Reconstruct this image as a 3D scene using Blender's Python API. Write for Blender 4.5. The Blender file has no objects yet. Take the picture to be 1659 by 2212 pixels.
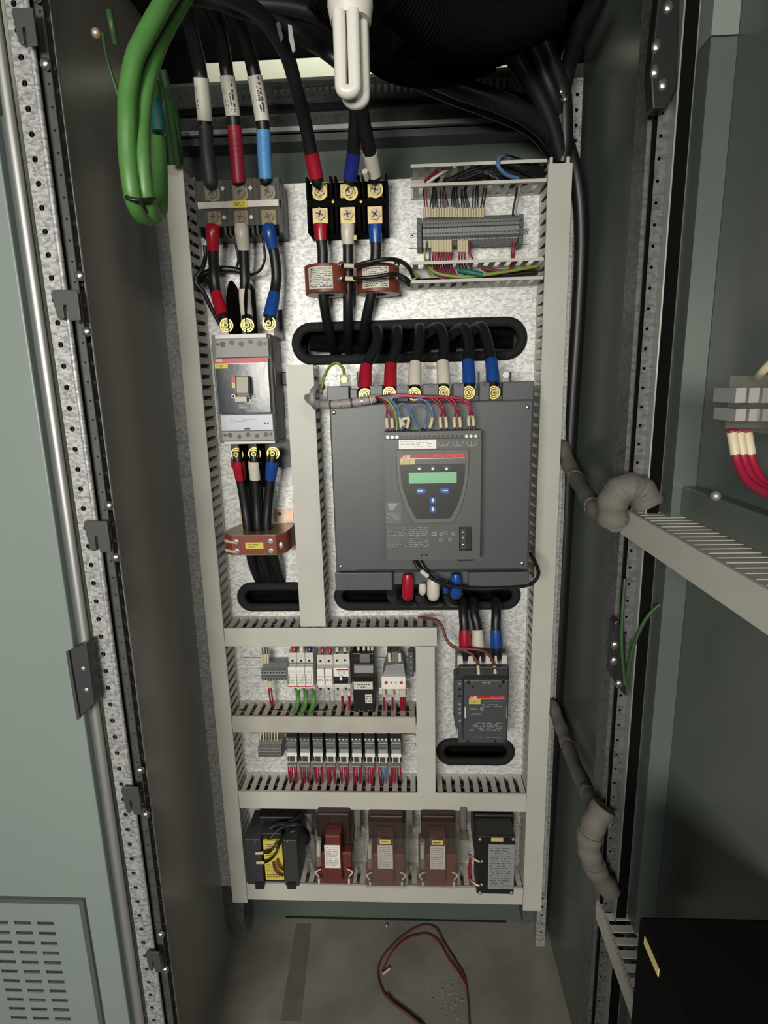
import bpy, bmesh, math, random
from mathutils import Vector, Matrix
random.seed(7)
SC = bpy.context.scene
COL = SC.collection
PI = math.pi

# ------------------------------------------------------------------ camera
W_, H_, F_ = 1659.0, 2212.0, 1230.6
CAMZ = 1.412
def _rot(a, b, c):
    Rx = Matrix(((1,0,0),(0,math.cos(a),-math.sin(a)),(0,math.sin(a),math.cos(a))))
    Ry = Matrix(((math.cos(b),0,math.sin(b)),(0,1,0),(-math.sin(b),0,math.cos(b))))
    Rz = Matrix(((math.cos(c),-math.sin(c),0),(math.sin(c),math.cos(c),0),(0,0,1)))
    return Rz @ Rx @ Ry
R = _rot(math.radians(12.222), math.radians(2.8355), math.radians(-1.3594))
def w3(v): return Vector((v[0], v[2], -v[1]))
cam = bpy.data.objects.new('camera', bpy.data.cameras.new('camera'))
COL.objects.link(cam)
right, down, fwd = w3(R[0]), w3(R[1]), w3(R[2])
m = Matrix.Identity(4)
for i in range(3):
    m[i][0] = right[i]; m[i][1] = -down[i]; m[i][2] = -fwd[i]
m[2][3] = CAMZ
cam.matrix_world = m
cam.data.sensor_fit = 'HORIZONTAL'; cam.data.sensor_width = 36.0
cam.data.lens = 36.0 * F_ / W_
cam.data.clip_start = 0.02
SC.camera = cam

# ------------------------------------------------------------------ light and exposure
SC.view_settings.view_transform = 'Standard'
SC.view_settings.look = 'None'
SC.view_settings.gamma = 1.0
SC.view_settings.use_curve_mapping = False
SC.view_settings.exposure = 0.2
wd = bpy.data.worlds.new('world'); SC.world = wd; wd.use_nodes = True
wd.node_tree.nodes['Background'].inputs[0].default_value = (0.9, 1.0, 0.95, 1)
wd.node_tree.nodes['Background'].inputs[1].default_value = 0.03
def area(name, loc, target, sx, sy, power, col):
    l = bpy.data.lights.new(name, 'AREA'); l.shape = 'RECTANGLE'; l.size = sx; l.size_y = sy
    l.energy = power; l.color = col
    o = bpy.data.objects.new(name, l); COL.objects.link(o); o.location = loc
    o.rotation_euler = (Vector(target) - Vector(loc)).to_track_quat('-Z', 'Y').to_euler()
    return o
area('room_and_fill_light', (-0.52, -1.5, 1.55), (0.0, 1.18, 0.85), 0.9, 0.5, 52, (1.0, 0.97, 0.89))
area('room_and_fill_light', (0.85, -1.7, 2.10), (-0.30, 1.0, 0.8), 0.7, 0.4, 13, (1.0, 0.97, 0.90))  # unseen fill light added to brighten the left wall
area('rear_room_lamp', (-0.1, 1.75, 2.75), (-0.1, 1.95, 2.1), 0.8, 0.3, 6, (1.0, 0.98, 0.86))

# ------------------------------------------------------------------ pixel rays onto chosen planes
RT = R.transposed()
def ray(px, py):
    return w3(RT @ Vector(((px - W_/2)/F_, (py - H_/2)/F_, 1.0)))
def P(px, py, Y):
    d = ray(px, py); s = Y/d[1]
    return Vector((d[0]*s, Y, d[2]*s + CAMZ))
def PX(px, py, X):
    d = ray(px, py); s = X/d[0]
    return Vector((X, d[1]*s, d[2]*s + CAMZ))
def PZ(px, py, Z):
    d = ray(px, py); s = (Z-CAMZ)/d[2]
    return Vector((d[0]*s, d[1]*s, Z))
def rc(l, t, r, b, Y):
    xm, ym = (l+r)/2, (t+b)/2
    return P(l, ym, Y).x, P(r, ym, Y).x, P(xm, b, Y).z, P(xm, t, Y).z
def PL(pts, Y): return [(P(a, b, Y).x, P(a, b, Y).z) for a, b in pts]
YP = 1.18      # face of the mounting plate
YF = 1.11      # face of the duct covers
YB = 1.28      # back wall

# ------------------------------------------------------------------ materials
MAT = {}
def mat(name, col, rough=0.5, metal=0.0, noise=0.0, nscale=40.0, spec=0.5, bump=0.0, stretch=None, coat=0.0):
    mt = bpy.data.materials.new(name); mt.use_nodes = True
    nt = mt.node_tree; b = nt.nodes['Principled BSDF']
    b.inputs['Base Color'].default_value = (*col, 1)
    b.inputs['Roughness'].default_value = rough
    b.inputs['Metallic'].default_value = metal
    b.inputs['Specular IOR Level'].default_value = spec
    if coat: b.inputs['Coat Weight'].default_value = coat
    if noise or bump:
        tc = nt.nodes.new('ShaderNodeTexCoord'); n = nt.nodes.new('ShaderNodeTexNoise')
        n.inputs['Scale'].default_value = nscale; n.inputs['Detail'].default_value = 5
        src = tc.outputs['Object']
        if stretch:
            mp = nt.nodes.new('ShaderNodeMapping'); mp.inputs['Scale'].default_value = stretch
            nt.links.new(src, mp.inputs[0]); src = mp.outputs[0]
        nt.links.new(src, n.inputs['Vector'])
        if noise:
            r = nt.nodes.new('ShaderNodeValToRGB')
            r.color_ramp.elements[0].position = 0.3; r.color_ramp.elements[1].position = 0.7
            r.color_ramp.elements[0].color = (*[c*(1-noise) for c in col], 1)
            r.color_ramp.elements[1].color = (*[min(1, c*(1+noise)) for c in col], 1)
            nt.links.new(n.outputs['Fac'], r.inputs[0]); nt.links.new(r.outputs[0], b.inputs['Base Color'])
        if bump:
            bp = nt.nodes.new('ShaderNodeBump'); bp.inputs['Strength'].default_value = bump
            bp.inputs['Distance'].default_value = 0.002
            nt.links.new(n.outputs['Fac'], bp.inputs['Height']); nt.links.new(bp.outputs[0], b.inputs['Normal'])
    MAT[name] = mt
    return mt
def galv(name, lo, hi, rough, metal, scale):
    mt = mat(name, hi, rough, metal)
    nt = mt.node_tree; b = nt.nodes['Principled BSDF']
    tc = nt.nodes.new('ShaderNodeTexCoord')
    v = nt.nodes.new('ShaderNodeTexVoronoi'); v.inputs['Scale'].default_value = scale
    n = nt.nodes.new('ShaderNodeTexNoise'); n.inputs['Scale'].default_value = scale*0.5; n.inputs['Detail'].default_value = 6
    n2 = nt.nodes.new('ShaderNodeTexNoise'); n2.inputs['Scale'].default_value = scale*1.3; n2.inputs['Detail'].default_value = 3
    mx = nt.nodes.new('ShaderNodeMixRGB'); mx.inputs[0].default_value = 0.55
    mpn = nt.nodes.new('ShaderNodeMapping'); mpn.inputs['Scale'].default_value = (1, 1, 1.7)
    nt.links.new(tc.outputs['Object'], mpn.inputs[0])
    for x in (v, n, n2): nt.links.new(mpn.outputs[0], x.inputs['Vector'])
    nt.links.new(v.outputs['Color'], mx.inputs[1]); nt.links.new(n.outputs['Fac'], mx.inputs[2])
    r = nt.nodes.new('ShaderNodeValToRGB')
    r.color_ramp.elements[0].position = 0.33; r.color_ramp.elements[1].position = 0.62
    r.color_ramp.elements[0].color = (*lo, 1); r.color_ramp.elements[1].color = (*hi, 1)
    nt.links.new(mx.outputs[0], r.inputs[0]); nt.links.new(r.outputs[0], b.inputs['Base Color'])
    mr = nt.nodes.new('ShaderNodeMapRange'); mr.inputs[3].default_value = rough-0.1; mr.inputs[4].default_value = rough+0.12
    nt.links.new(n2.outputs['Fac'], mr.inputs[0]); nt.links.new(mr.outputs[0], b.inputs['Roughness'])
    return mt
def clear(name, tint, opac):
    mt = bpy.data.materials.new(name); mt.use_nodes = True; nt = mt.node_tree
    nt.nodes.remove(nt.nodes['Principled BSDF'])
    out = nt.nodes['Material Output']
    t = nt.nodes.new('ShaderNodeBsdfTransparent'); t.inputs[0].default_value = (*tint, 1)
    d = nt.nodes.new('ShaderNodeBsdfPrincipled'); d.inputs['Base Color'].default_value = (.55, .54, .5, 1); d.inputs['Roughness'].default_value = .25
    mx = nt.nodes.new('ShaderNodeMixShader'); mx.inputs[0].default_value = opac
    nt.links.new(t.outputs[0], mx.inputs[1]); nt.links.new(d.outputs[0], mx.inputs[2]); nt.links.new(mx.outputs[0], out.inputs[0])
    MAT[name] = mt
galv('galv', (.47,.47,.455), (.76,.76,.74), .50, .30, 170)
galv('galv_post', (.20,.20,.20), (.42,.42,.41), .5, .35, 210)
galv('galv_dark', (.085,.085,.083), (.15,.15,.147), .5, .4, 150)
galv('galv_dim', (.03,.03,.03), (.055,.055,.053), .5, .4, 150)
mat('duct', (.50,.488,.435), .45, noise=.05, nscale=9)
mat('duct_dusty', (.42,.40,.34), .55, noise=.10, nscale=14)
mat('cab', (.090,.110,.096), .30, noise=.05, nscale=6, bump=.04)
mat('cab_left_lit', (.30,.29,.25), .30, noise=.06, nscale=5, stretch=(1,1,.15))  # left wall only: its light and duct reflections put into the colour
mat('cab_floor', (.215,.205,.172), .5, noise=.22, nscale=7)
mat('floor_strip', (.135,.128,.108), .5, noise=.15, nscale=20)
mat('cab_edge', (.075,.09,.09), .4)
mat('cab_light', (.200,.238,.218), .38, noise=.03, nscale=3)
mat('roof', (.03,.032,.03), .6)  # near-black stands in for the shade on a grey-green ceiling
mat('cream_wall', (.60,.62,.50), .7, noise=.04, nscale=3)
mat('black', (.012,.012,.012), .4)
mat('black_matte', (.004,.004,.004), .9, spec=.06)
mat('rail_grey', (.050,.052,.050), .5, noise=.25, nscale=60)
mat('blackgrey', (.035,.036,.038), .45)
mat('rubber', (.014,.015,.015), .8, spec=.25)
mat('cable', (.008,.008,.009), .42)
mat('red_shrink', (.33,.008,.022), .3)
mat('red_tape', (.30,.012,.03), .4, bump=.3, nscale=120, stretch=(.3,.3,3))
mat('white_shrink', (.58,.54,.46), .35)
mat('blue_shrink', (.010,.060,.26), .3)
mat('dark_blue', (.014,.022,.17), .3)
mat('light_blue', (.085,.27,.58), .45, bump=.3, nscale=120, stretch=(.3,.3,3))
mat('grey_tape', (.035,.036,.040), .5)
mat('sleeve', (.60,.585,.50), .5)
mat('green_cable', (.075,.205,.048), .42, noise=.06, nscale=60)
mat('green_dark', (.022,.062,.018), .5)
mat('green_teal', (.015,.13,.11), .45)
mat('wire_red', (.27,.010,.036), .4)
mat('wire_brown', (.14,.035,.03), .5)
mat('wire_blue', (.09,.17,.33), .4)
mat('wire_gy', (.22,.30,.05), .45)
mat('wire_grey', (.28,.28,.27), .5)
mat('marker', (.56,.49,.33), .5)
mat('brass', (.62,.47,.25), .5, metal=.35)
mat('zinc', (.50,.42,.15), .42, metal=.7, noise=.15, nscale=200)
mat('steel', (.62,.61,.58), .28, metal=.95)
mat('dull_steel', (.42,.42,.40), .45, metal=.7)
mat('bolt_dark', (.10,.085,.05), .5, metal=.4)
mat('bolt_face', (.50,.41,.29), .5, metal=.25)
mat('ss_cover', (.070,.077,.080), .42, noise=.04, nscale=60)
mat('ss_module', (.082,.085,.080), .45)
mat('ss_frame', (.105,.108,.100), .45)
mat('hmi', (.030,.028,.025), .35)
mat('lcd', (.235,.50,.30), .3)
mat('button', (.035,.105,.42), .35)
mat('white_plastic', (.60,.575,.52), .4)
mat('white', (.78,.76,.70), .45)
mat('cfl', (.62,.60,.54), .3)
mat('print', (.05,.05,.05), .6)
mat('print_grey', (.26,.27,.27), .6)
mat('print_light', (.50,.50,.48), .6)
mat('print_pink', (.75,.16,.16), .6)
mat('yellow', (.62,.50,.06), .5)
mat('yellow_pale', (.60,.50,.19), .5)
mat('red_stripe', (.47,.018,.022), .4)
mat('ct_red', (.19,.040,.022), .4, noise=.1, nscale=60)
mat('ct_brown', (.24,.17,.10), .35, metal=.5, noise=.15, nscale=30)
mat('copper_plate', (.55,.38,.28), .4, metal=.6)
mat('vt_red', (.125,.026,.019), .35, noise=.15, nscale=50)
mat('vt_shaded', (.030,.013,.011), .4)  # vt_red darkened: shadow on the rear bodies put into the colour
mat('mccb_grey', (.25,.25,.245), .5)
mat('mccb_side', (.15,.145,.12), .5)
mat('mccb_face', (.038,.048,.058), .16, spec=.4, bump=.3, nscale=13)
mat('mccb_silver', (.27,.29,.31), .4, metal=.3)
mat('handle', (.42,.40,.34), .4)
mat('term_grey', (.19,.195,.195), .5)
mat('term_dark', (.075,.078,.085), .5)
mat('contactor', (.058,.062,.066), .5)
mat('bracket', (.045,.047,.045), .5)
mat('conduit', (.130,.120,.102), .75, noise=.15, nscale=40, bump=.4)
mat('dust', (.30,.29,.26), .8)
clear('clear', (.90,.89,.86), .16)
clear('clear_smoke', (.84,.83,.80), .09)
clear('vt_clear', (.95,.94,.92), .045)

# ------------------------------------------------------------------ mesh builder
class MB:
    def __init__(self, T=None):
        self.v, self.f, self.s = [], [], []; self.T = T
    def add(self, vs, fs, smooth=False):
        o = len(self.v)
        for q in vs:
            q = Vector(q); self.v.append(self.T @ q if self.T else q)
        for f in fs:
            self.f.append([o+i for i in f]); self.s.append(smooth)
        return self
    def box(self, x0, x1, y0, y1, z0, z1):
        vs = [(x,y,z) for x in (x0,x1) for y in (y0,y1) for z in (z0,z1)]
        return self.add(vs, [(0,1,3,2),(4,6,7,5),(0,4,5,1),(2,3,7,6),(0,2,6,4),(1,5,7,3)])
    def bx(self, l, t, r, b, Y0, Y1):            # rectangle seen at depth Y0, running back to Y1
        x0,x1,z0,z1 = rc(l,t,r,b,Y0)
        return self.box(x0,x1,Y0,Y1,z0,z1)
    def perf(self, x0, x1, z0, z1, hx, zs, r, Y, t=.0015):     # strip facing -y with a row of round holes
        zs = sorted(z for z in zs if z0+r < z < z1-r); n = len(zs)
        for i, z in enumerate(zs):
            lo = z0 if i == 0 else (zs[i-1]+z)/2; hi = z1 if i == n-1 else (z+zs[i+1])/2
            an = [2*PI*k/12+.01 for k in range(12)] + [math.atan2(b-z, a-hx) % (2*PI) for a in (x0,x1) for b in (lo,hi)]
            an.sort(); k = len(an); ins, out = [], []
            for a in an:
                c, s = math.cos(a), math.sin(a); ins.append((hx+r*c, z+r*s))
                q = min([((x1-hx) if c > 0 else (x0-hx))/c if abs(c) > 1e-9 else 9e9, ((hi-z) if s > 0 else (lo-z))/s if abs(s) > 1e-9 else 9e9])
                out.append((hx+q*c, z+q*s))
            self.add([(a,Y,b) for a,b in ins]+[(a,Y,b) for a,b in out]+[(a,Y+t,b) for a,b in ins],
                     [(j,(j+1)%k,k+(j+1)%k,k+j) for j in range(k)]+[(j,2*k+j,2*k+(j+1)%k,(j+1)%k) for j in range(k)])
        return self
    def prism(self, pts, y0, y1):                # outline in x,z swept in depth
        n = len(pts)
        vs = [(a,y0,b) for a,b in pts] + [(a,y1,b) for a,b in pts]
        return self.add(vs, [list(range(n)), list(range(2*n-1,n-1,-1))] + [(i,i+n,(i+1)%n+n,(i+1)%n) for i in range(n)])
    def prismx(self, pts, x0, x1):               # outline in y,z swept along x
        n = len(pts)
        vs = [(x0,a,b) for a,b in pts] + [(x1,a,b) for a,b in pts]
        return self.add(vs, [list(range(n)), list(range(2*n-1,n-1,-1))] + [(i,i+n,(i+1)%n+n,(i+1)%n) for i in range(n)])
    def cyl(self, p0, p1, r0, r1=None, n=20, smooth=True):
        if r1 is None: r1 = r0
        p0, p1 = Vector(p0), Vector(p1); d = (p1-p0).normalized()
        a = d.orthogonal().normalized(); b = d.cross(a)
        vs = []
        for p, r in ((p0,r0),(p1,r1)):
            vs += [p + (a*math.cos(2*PI*i/n) + b*math.sin(2*PI*i/n))*r for i in range(n)]
        self.add(vs, [(i,(i+1)%n,(i+1)%n+n,i+n) for i in range(n)], smooth)
        self.add(vs[:n], [list(range(n-1,-1,-1))]); self.add(vs[n:], [list(range(n))])
        return self
    def tube(self, pts, r, n=12, flat=1.0):
        pts = [Vector(p) for p in pts]; k = len(pts)
        rr = r if isinstance(r, (list,tuple)) else [r]*k
        up = None; vs = []
        for i in range(k):
            t = (pts[min(i+1,k-1)] - pts[max(i-1,0)])
            t = t.normalized() if t.length > 1e-9 else Vector((0,0,1))
            if up is None: up = t.orthogonal().normalized()
            up = (up - t*up.dot(t)); up = up.normalized() if up.length > 1e-6 else t.orthogonal().normalized()
            b = t.cross(up)
            vs += [pts[i] + (up*math.cos(2*PI*j/n)*flat + b*math.sin(2*PI*j/n))*rr[i] for j in range(n)]
        fs = [(i*n+j, i*n+(j+1)%n, (i+1)*n+(j+1)%n, (i+1)*n+j) for i in range(k-1) for j in range(n)]
        self.add(vs, fs, True)
        self.add(vs[:n], [list(range(n-1,-1,-1))]); self.add(vs[-n:], [list(range(n))])
        return self
    def sph(self, c, r, n=12, sq=(1,1,1)):
        c = Vector(c); vs = []; h = n//2
        for i in range(h+1):
            for j in range(n):
                t, p = PI*i/h, 2*PI*j/n
                vs.append(c + Vector((r*sq[0]*math.sin(t)*math.cos(p), r*sq[1]*math.sin(t)*math.sin(p), r*sq[2]*math.cos(t))))
        return self.add(vs, [(i*n+j, i*n+(j+1)%n, (i+1)*n+(j+1)%n, (i+1)*n+j) for i in range(h) for j in range(n)], True)
    def hexnut(self, c, r, h, n=6, rot=0.0):     # lies on a plane facing -y
        x,y,z = c
        return self.prism([(x+r*math.cos(2*PI*i/n+rot), z+r*math.sin(2*PI*i/n+rot)) for i in range(n)], y-h, y)
    def disc(self, c, r, h, n=24):
        x,y,z = c
        return self.cyl((x,y-h,z),(x,y,z),r,r,n)
    def ring(self, c, ro, ri, h, n=24):
        x,y,z = c; vs = []
        for yy in (y-h, y):
            for r in (ro, ri):
                vs += [(x+r*math.cos(2*PI*i/n), yy, z+r*math.sin(2*PI*i/n)) for i in range(n)]
        fs = []
        for i in range(n):
            j = (i+1)%n
            fs += [(i,j,n+j,n+i),(2*n+i,3*n+i,3*n+j,2*n+j),(i,2*n+i,2*n+j,j),(n+i,n+j,3*n+j,3*n+i)]
        return self.add(vs, fs)
    def sheet(self, outline, holes, t, T):       # flat sheet with real holes; outline in u,v, thickness along w
        cu = bpy.data.curves.new('tmp','CURVE'); cu.dimensions = '2D'; cu.fill_mode = 'BOTH'; cu.extrude = t/2
        for loop in [outline]+holes:
            sp = cu.splines.new('POLY'); sp.points.add(len(loop)-1); sp.use_cyclic_u = True
            for q,(a,b) in zip(sp.points, loop): q.co = (a,b,0,1)
        ob = bpy.data.objects.new('tmp', cu); me = bpy.data.meshes.new_from_object(ob)
        self.add([T(v.co.x, v.co.y, v.co.z) for v in me.vertices], [list(p.vertices) for p in me.polygons])
        bpy.data.objects.remove(ob); bpy.data.curves.remove(cu); bpy.data.meshes.remove(me)
        return self
ORG = {}
def _mesh(mb, name, mt, org, bev=0.0):
    me = bpy.data.meshes.new(name)
    me.from_pydata([tuple(v-org) for v in mb.v], [], mb.f)
    bm = bmesh.new(); bm.from_mesh(me)
    for f, s in zip(bm.faces, mb.s): f.smooth = s
    bmesh.ops.remove_doubles(bm, verts=bm.verts, dist=1e-6) if bev else None
    bmesh.ops.recalc_face_normals(bm, faces=bm.faces)
    bm.to_mesh(me); bm.free()
    me.materials.append(MAT[mt])
    o = bpy.data.objects.new(name, me); COL.objects.link(o)
    if bev:
        md = o.modifiers.new('bevel','BEVEL'); md.width = bev; md.segments = 2; md.limit_method = 'ANGLE'; md.angle_limit = .6
    return o
def part(mb, name, mt, parent, bev=0.0, label=None):
    org = ORG[parent.as_pointer()]
    o = _mesh(mb, name, mt, org, bev); o.parent = parent; ORG[o.as_pointer()] = org
    if label: o['label'] = label
    return o
def tag(o, label, cat, group=None, kind=None):
    o['label'] = label; o['category'] = cat
    if group: o['group'] = group
    if kind: o['kind'] = kind
    return o
def top(mb, name, mt, label, cat, group=None, bev=0.0, kind=None):
    xs=[v.x for v in mb.v]; ys=[v.y for v in mb.v]; zs=[v.z for v in mb.v]
    org = Vector(((min(xs)+max(xs))/2,(min(ys)+max(ys))/2,min(zs)))
    o = _mesh(mb, name, mt, org, bev); o.location = org; ORG[o.as_pointer()] = org
    return tag(o, label, cat, group, kind)
def struct(mb, name, mt, bev=0.0):
    o = _mesh(mb, name, mt, Vector((0,0,0)), bev); o['kind'] = 'structure'; ORG[o.as_pointer()] = Vector((0,0,0)); return o
def thing(name, label, cat, loc, group=None):
    o = bpy.data.objects.new(name, None); COL.objects.link(o); o.location = loc; o.empty_display_size = .02
    ORG[o.as_pointer()] = Vector(loc)
    return tag(o, label, cat, group)
def dup(root, off, label=None, group=None):
    r = root.copy(); COL.objects.link(r); r.location = Vector(root.location) + Vector(off)
    if label: r['label'] = label
    if group: r['group'] = group
    ORG[r.as_pointer()] = Vector(r.location)
    for ch in list(root.children):
        c = ch.copy(); COL.objects.link(c); c.parent = r; ORG[c.as_pointer()] = Vector(r.location)
        for g in list(ch.children):
            d = g.copy(); COL.objects.link(d); d.parent = c
    return r
def text(s, l, t, r, b, Y, mt, parent, name='lettering', shear=0.0, slope=0.0):
    cu = bpy.data.curves.new('txt','FONT'); cu.body = s; cu.extrude = .05; cu.shear = shear; cu.resolution_u = 2
    ob = bpy.data.objects.new('txt', cu); me = bpy.data.meshes.new_from_object(ob)
    x0,x1,z0,z1 = rc(l,t,r,b,Y)
    xs=[v.co.x for v in me.vertices]; ys=[v.co.y for v in me.vertices]
    a,bx_ = min(xs),max(xs); c,d = min(ys),max(ys)
    mb = MB()
    mb.add([(x0+(v.co.x-a)/(bx_-a)*(x1-x0), Y-(v.co.z+.05)*.004, z0+(v.co.y-c)/(d-c)*(z1-z0)) for v in me.vertices],
           [list(p.vertices) for p in me.polygons])
    bpy.data.objects.remove(ob); bpy.data.curves.remove(cu); bpy.data.meshes.remove(me)
    return part(mb, name, mt, parent)
def print_rows(l, t, r, b, Y, n, mt, parent, seed=1, fill=.5, name='print', cols=1):
    rd = random.Random(seed); mb = MB(); x0,x1,z0,z1 = rc(l,t,r,b,Y); h = (z1-z0)/n
    for c in range(cols):
        cx0 = x0+(x1-x0)*c/cols; cx1 = cx0+(x1-x0)/cols*.92
        for i in range(n):
            z = z1-h*(i+.5); x = cx0
            while x < cx1:
                wd_ = min(rd.uniform(.03,.16)*(x1-x0), cx1-x)
                if rd.random() < .8: mb.box(x, x+wd_*.82, Y-.0003, Y, z-h*fill/2, z+h*fill/2)
                x += wd_+.012*(x1-x0)
    return part(mb, name, mt, parent)
def catmull(pts, n=8):
    pts = [Vector(p) for p in pts]
    q = [pts[0]*2-pts[1]] + pts + [pts[-1]*2-pts[-2]]
    out = []
    for i in range(1, len(q)-2):
        for k in range(n):
            t = k/n; a,b,c,d = q[i-1],q[i],q[i+1],q[i+2]
            out.append(.5*((2*b)+(c-a)*t+(2*a-5*b+4*c-d)*t*t+(3*b-a-3*c+d)*t**3))
    out.append(pts[-1]); return out
def path(pp, n=8):
    c = catmull([(a,b,y*1000) for a,b,y in pp], n)
    return c, [P(v[0], v[1], v[2]/1000) for v in c]
def cut(pp, n, py0, py1):                        # stretch of a path between two picture heights
    c, w = path(pp, n); return [q for v,q in zip(c,w) if py0 <= v[1] <= py1]
def wire(pp, r, mt, label, cat='wire', group=None, n=8, seg=8, name='wire', sleeves=()):
    c, w = path(pp, n)
    o = top(MB().tube(w, r, seg), name, mt, label, cat, group)
    for (a, b, m2, k, nm) in sleeves:
        ix = [i for i,v in enumerate(c) if a <= v[1] <= b] if b > 1 else [i for i in range(len(c)) if a <= i/(len(c)-1) <= b]
        if len(ix) < 2: continue
        s = [w[i] for i in ix]; rr = r*k
        if nm == 'sleeve' and k > 1.15:          # shrink sleeve: full at the lug, tight on the cable
            near = ix[0] < len(c)-1-ix[-1]; L_ = len(s)-1
            rr = [r*(k+(1.12-k)*max(0,(i/L_ if near else 1-i/L_)-.35)/.65) for i in range(L_+1)]
        part(MB().tube(s, rr, seg), nm, m2, o)
    return o
def oval(x0, x1, z0, z1, n=12):
    r = (z1-z0)/2; zc = (z0+z1)/2; pts = []
    for i in range(n+1): a = -PI/2+PI*i/n; pts.append((x1-r+r*math.cos(a), zc+r*math.sin(a)))
    for i in range(n+1): a = PI/2+PI*i/n; pts.append((x0+r+r*math.cos(a), zc+r*math.sin(a)))
    return pts
def circ(x, z, r, n=12): return [(x+r*math.cos(2*PI*i/n), z+r*math.sin(2*PI*i/n)) for i in range(n)]
def bolt(root, px, py, Y, r, mt='zinc', face=None, name='bolt', slot=True, h=.006):
    c = P(px,py,Y); mb = MB()
    mb.disc((c.x,c.y,c.z), r*1.25, .0015); mb.hexnut((c.x,c.y-.0015,c.z), r, h, 6, random.random())
    o = part(mb, name, mt, root)
    if face: part(MB().disc((c.x,c.y-.0015-h,c.z), r*.8, .0008), 'bolt_head', face, o)
    if slot:
        a = random.uniform(0,PI); s = MB(); yy = c.y-.0015-h-(.0008 if face else 0)
        for k in (a, a+PI/2):
            d = Vector((math.cos(k),0,math.sin(k)))*r*.62; e = Vector((-math.sin(k),0,math.cos(k)))*r*.10
            q = Vector((c.x,yy-.0003,c.z)); s.add([q-d-e,q+d-e,q+d+e,q-d+e],[(0,1,2,3)])
        part(s, 'slot', 'bolt_dark', o)
    return o
def screw(root, px, py, Y, r, mt='steel', name='screw'):
    c = P(px,py,Y); return part(MB().sph((c.x,c.y,c.z), r, 12, (1,.5,1)), name, mt, root)

# ================================================================== SETTING: the cabinet shell
XL, XR = -.490, .345
TOPZ, FRY = 2.10, .70
struct(MB().box(XL-.03, XR+.03, .45, 1.62, -.02, 0), 'floor', 'cab_floor')
struct(MB().box(XL-.002, XL, .80, YB, 0, TOPZ), 'wall_left', 'cab_left_lit')
struct(MB().box(XR, XR+.002, .80, YB, 0, TOPZ), 'wall_right', 'cab')
zt = P(800, 160, YB).z
struct(MB().box(XL, XR, YB, YB+.002, 0, zt), 'wall_back', 'cab')
struct(MB().box(XL-.05, XR+.05, FRY-.05, YB+.05, TOPZ, TOPZ+.02), 'ceiling', 'roof')
struct(MB().box(-2.5, 2.5, 1.98, 2.0, 0, 3.0), 'wall_rear', 'cream_wall')
# black flange across the roof leaving only a slit to the lit room behind
z1 = P(800, 112, YB).z
xa_, xb_ = P(436,150,YB).x, P(1167,115,YB).x
struct(MB().box(XL, XR, YB, YB+.01, z1, TOPZ).box(XL, xa_, YB, YB+.01, zt, z1).box(xb_, XR, YB, YB+.01, zt, z1), 'trim_1', 'black_matte')
# seam where the back wall meets the floor, and a darker strip for the sheet gap in the floor
f1 = MB(); a = PZ(560,1988,.001); b = PZ(1060,1988,.001)
f1.box(-.36, .24, YB-.004, YB-.0005, .0, .0035); struct(f1, 'trim_2', 'black')
f2 = MB(); q = [PZ(640,1996,.0006), PZ(672,1996,.0006), PZ(650,2205,.0006), PZ(606,2205,.0006)]
f2.add(q, [(0,1,2,3)]); struct(f2, 'trim_3', 'floor_strip')

# mounting plate with its slots
xA0,xA1 = P(357,900,1.18).x-.03, P(1215,900,1.18).x+.005
pz1, pz0 = P(740,392,YP).z, .20
SLOTS = [rc(640,701,1128,773,YP), rc(522,1266,662,1311,YP), rc(731,1264,1115,1308,YP), rc(951,1602,1103,1643,YP)]
plate = thing('mounting_plate', 'bright galvanised steel mounting plate carrying all the gear inside the cabinet', 'plate', ((xA0+xA1)/2, YP, pz0))
mb = MB().sheet([(xA0,pz0),(xA1,pz0),(xA1,pz1),(xA0,pz1)], [oval(*s) for s in SLOTS], .003, lambda u,v,w: (u, YP+.0015+w, v))
part(mb, 'sheet', 'galv', plate)
for s in SLOTS:
    o = oval(*s); mb = MB(); loop = [Vector((a, YP-.001, b)) for a,b in o]; loop += loop[:2]
    mb.tube(loop, .0098, 10); part(mb, 'edge_trim', 'rubber', plate)
    # rubber lip running back through the slot
    mb = MB(); n = len(o); mb.add([(a,YP,b) for a,b in o]+[(a,YP+.02,b) for a,b in o], [(i,(i+1)%n,(i+1)%n+n,i+n) for i in range(n)], True)
    part(mb, 'lip', 'rubber', plate)
for px,py in ((614,900),(607,840)): screw(plate, px, py, YP, .003, 'dull_steel')
for sx in (xA0+.06, xA1-.04):
    mb = MB(); mb.box(sx-.012, sx+.012, YP+.003, YB, .08, .21) if sx < 0 else mb.box(sx-.01, sx+.01, YP+.004, YB, .1, .21)
    part(mb, 'support', 'galv_dark', plate)
# rear rails either side of the plate
def rail(name, x0, x1, Y, z0, z1, label, mt='galv_post', side=1, holes=True):
    root = thing(name, label, 'rail', ((x0+x1)/2, Y, z0))
    hs = []; z = z0+.02
    while holes and z < z1-.01: hs.append(circ((x0+x1)/2+.002*side, z, .0032, 8)); z += .025
    part(MB().sheet([(x0,z0),(x1,z0),(x1,z1),(x0,z1)], hs, .002, lambda u,v,w: (u, Y+w, v)), 'flange', mt, root)
    xx = x1 if side > 0 else x0
    part(MB().box(xx-.001, xx+.001, Y, YB-.002, z0, z1), 'web', 'galv_dark', root)
    return root
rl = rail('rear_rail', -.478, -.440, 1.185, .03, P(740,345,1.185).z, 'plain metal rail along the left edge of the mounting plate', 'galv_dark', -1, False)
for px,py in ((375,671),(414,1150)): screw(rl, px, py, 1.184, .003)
rail('rear_rail', P(1231,250,1.18).x, P(1258,250,1.18).x, 1.186, .03, P(1240,165,1.18).z, 'perforated zinc rail behind the right-hand vertical duct')

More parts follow.
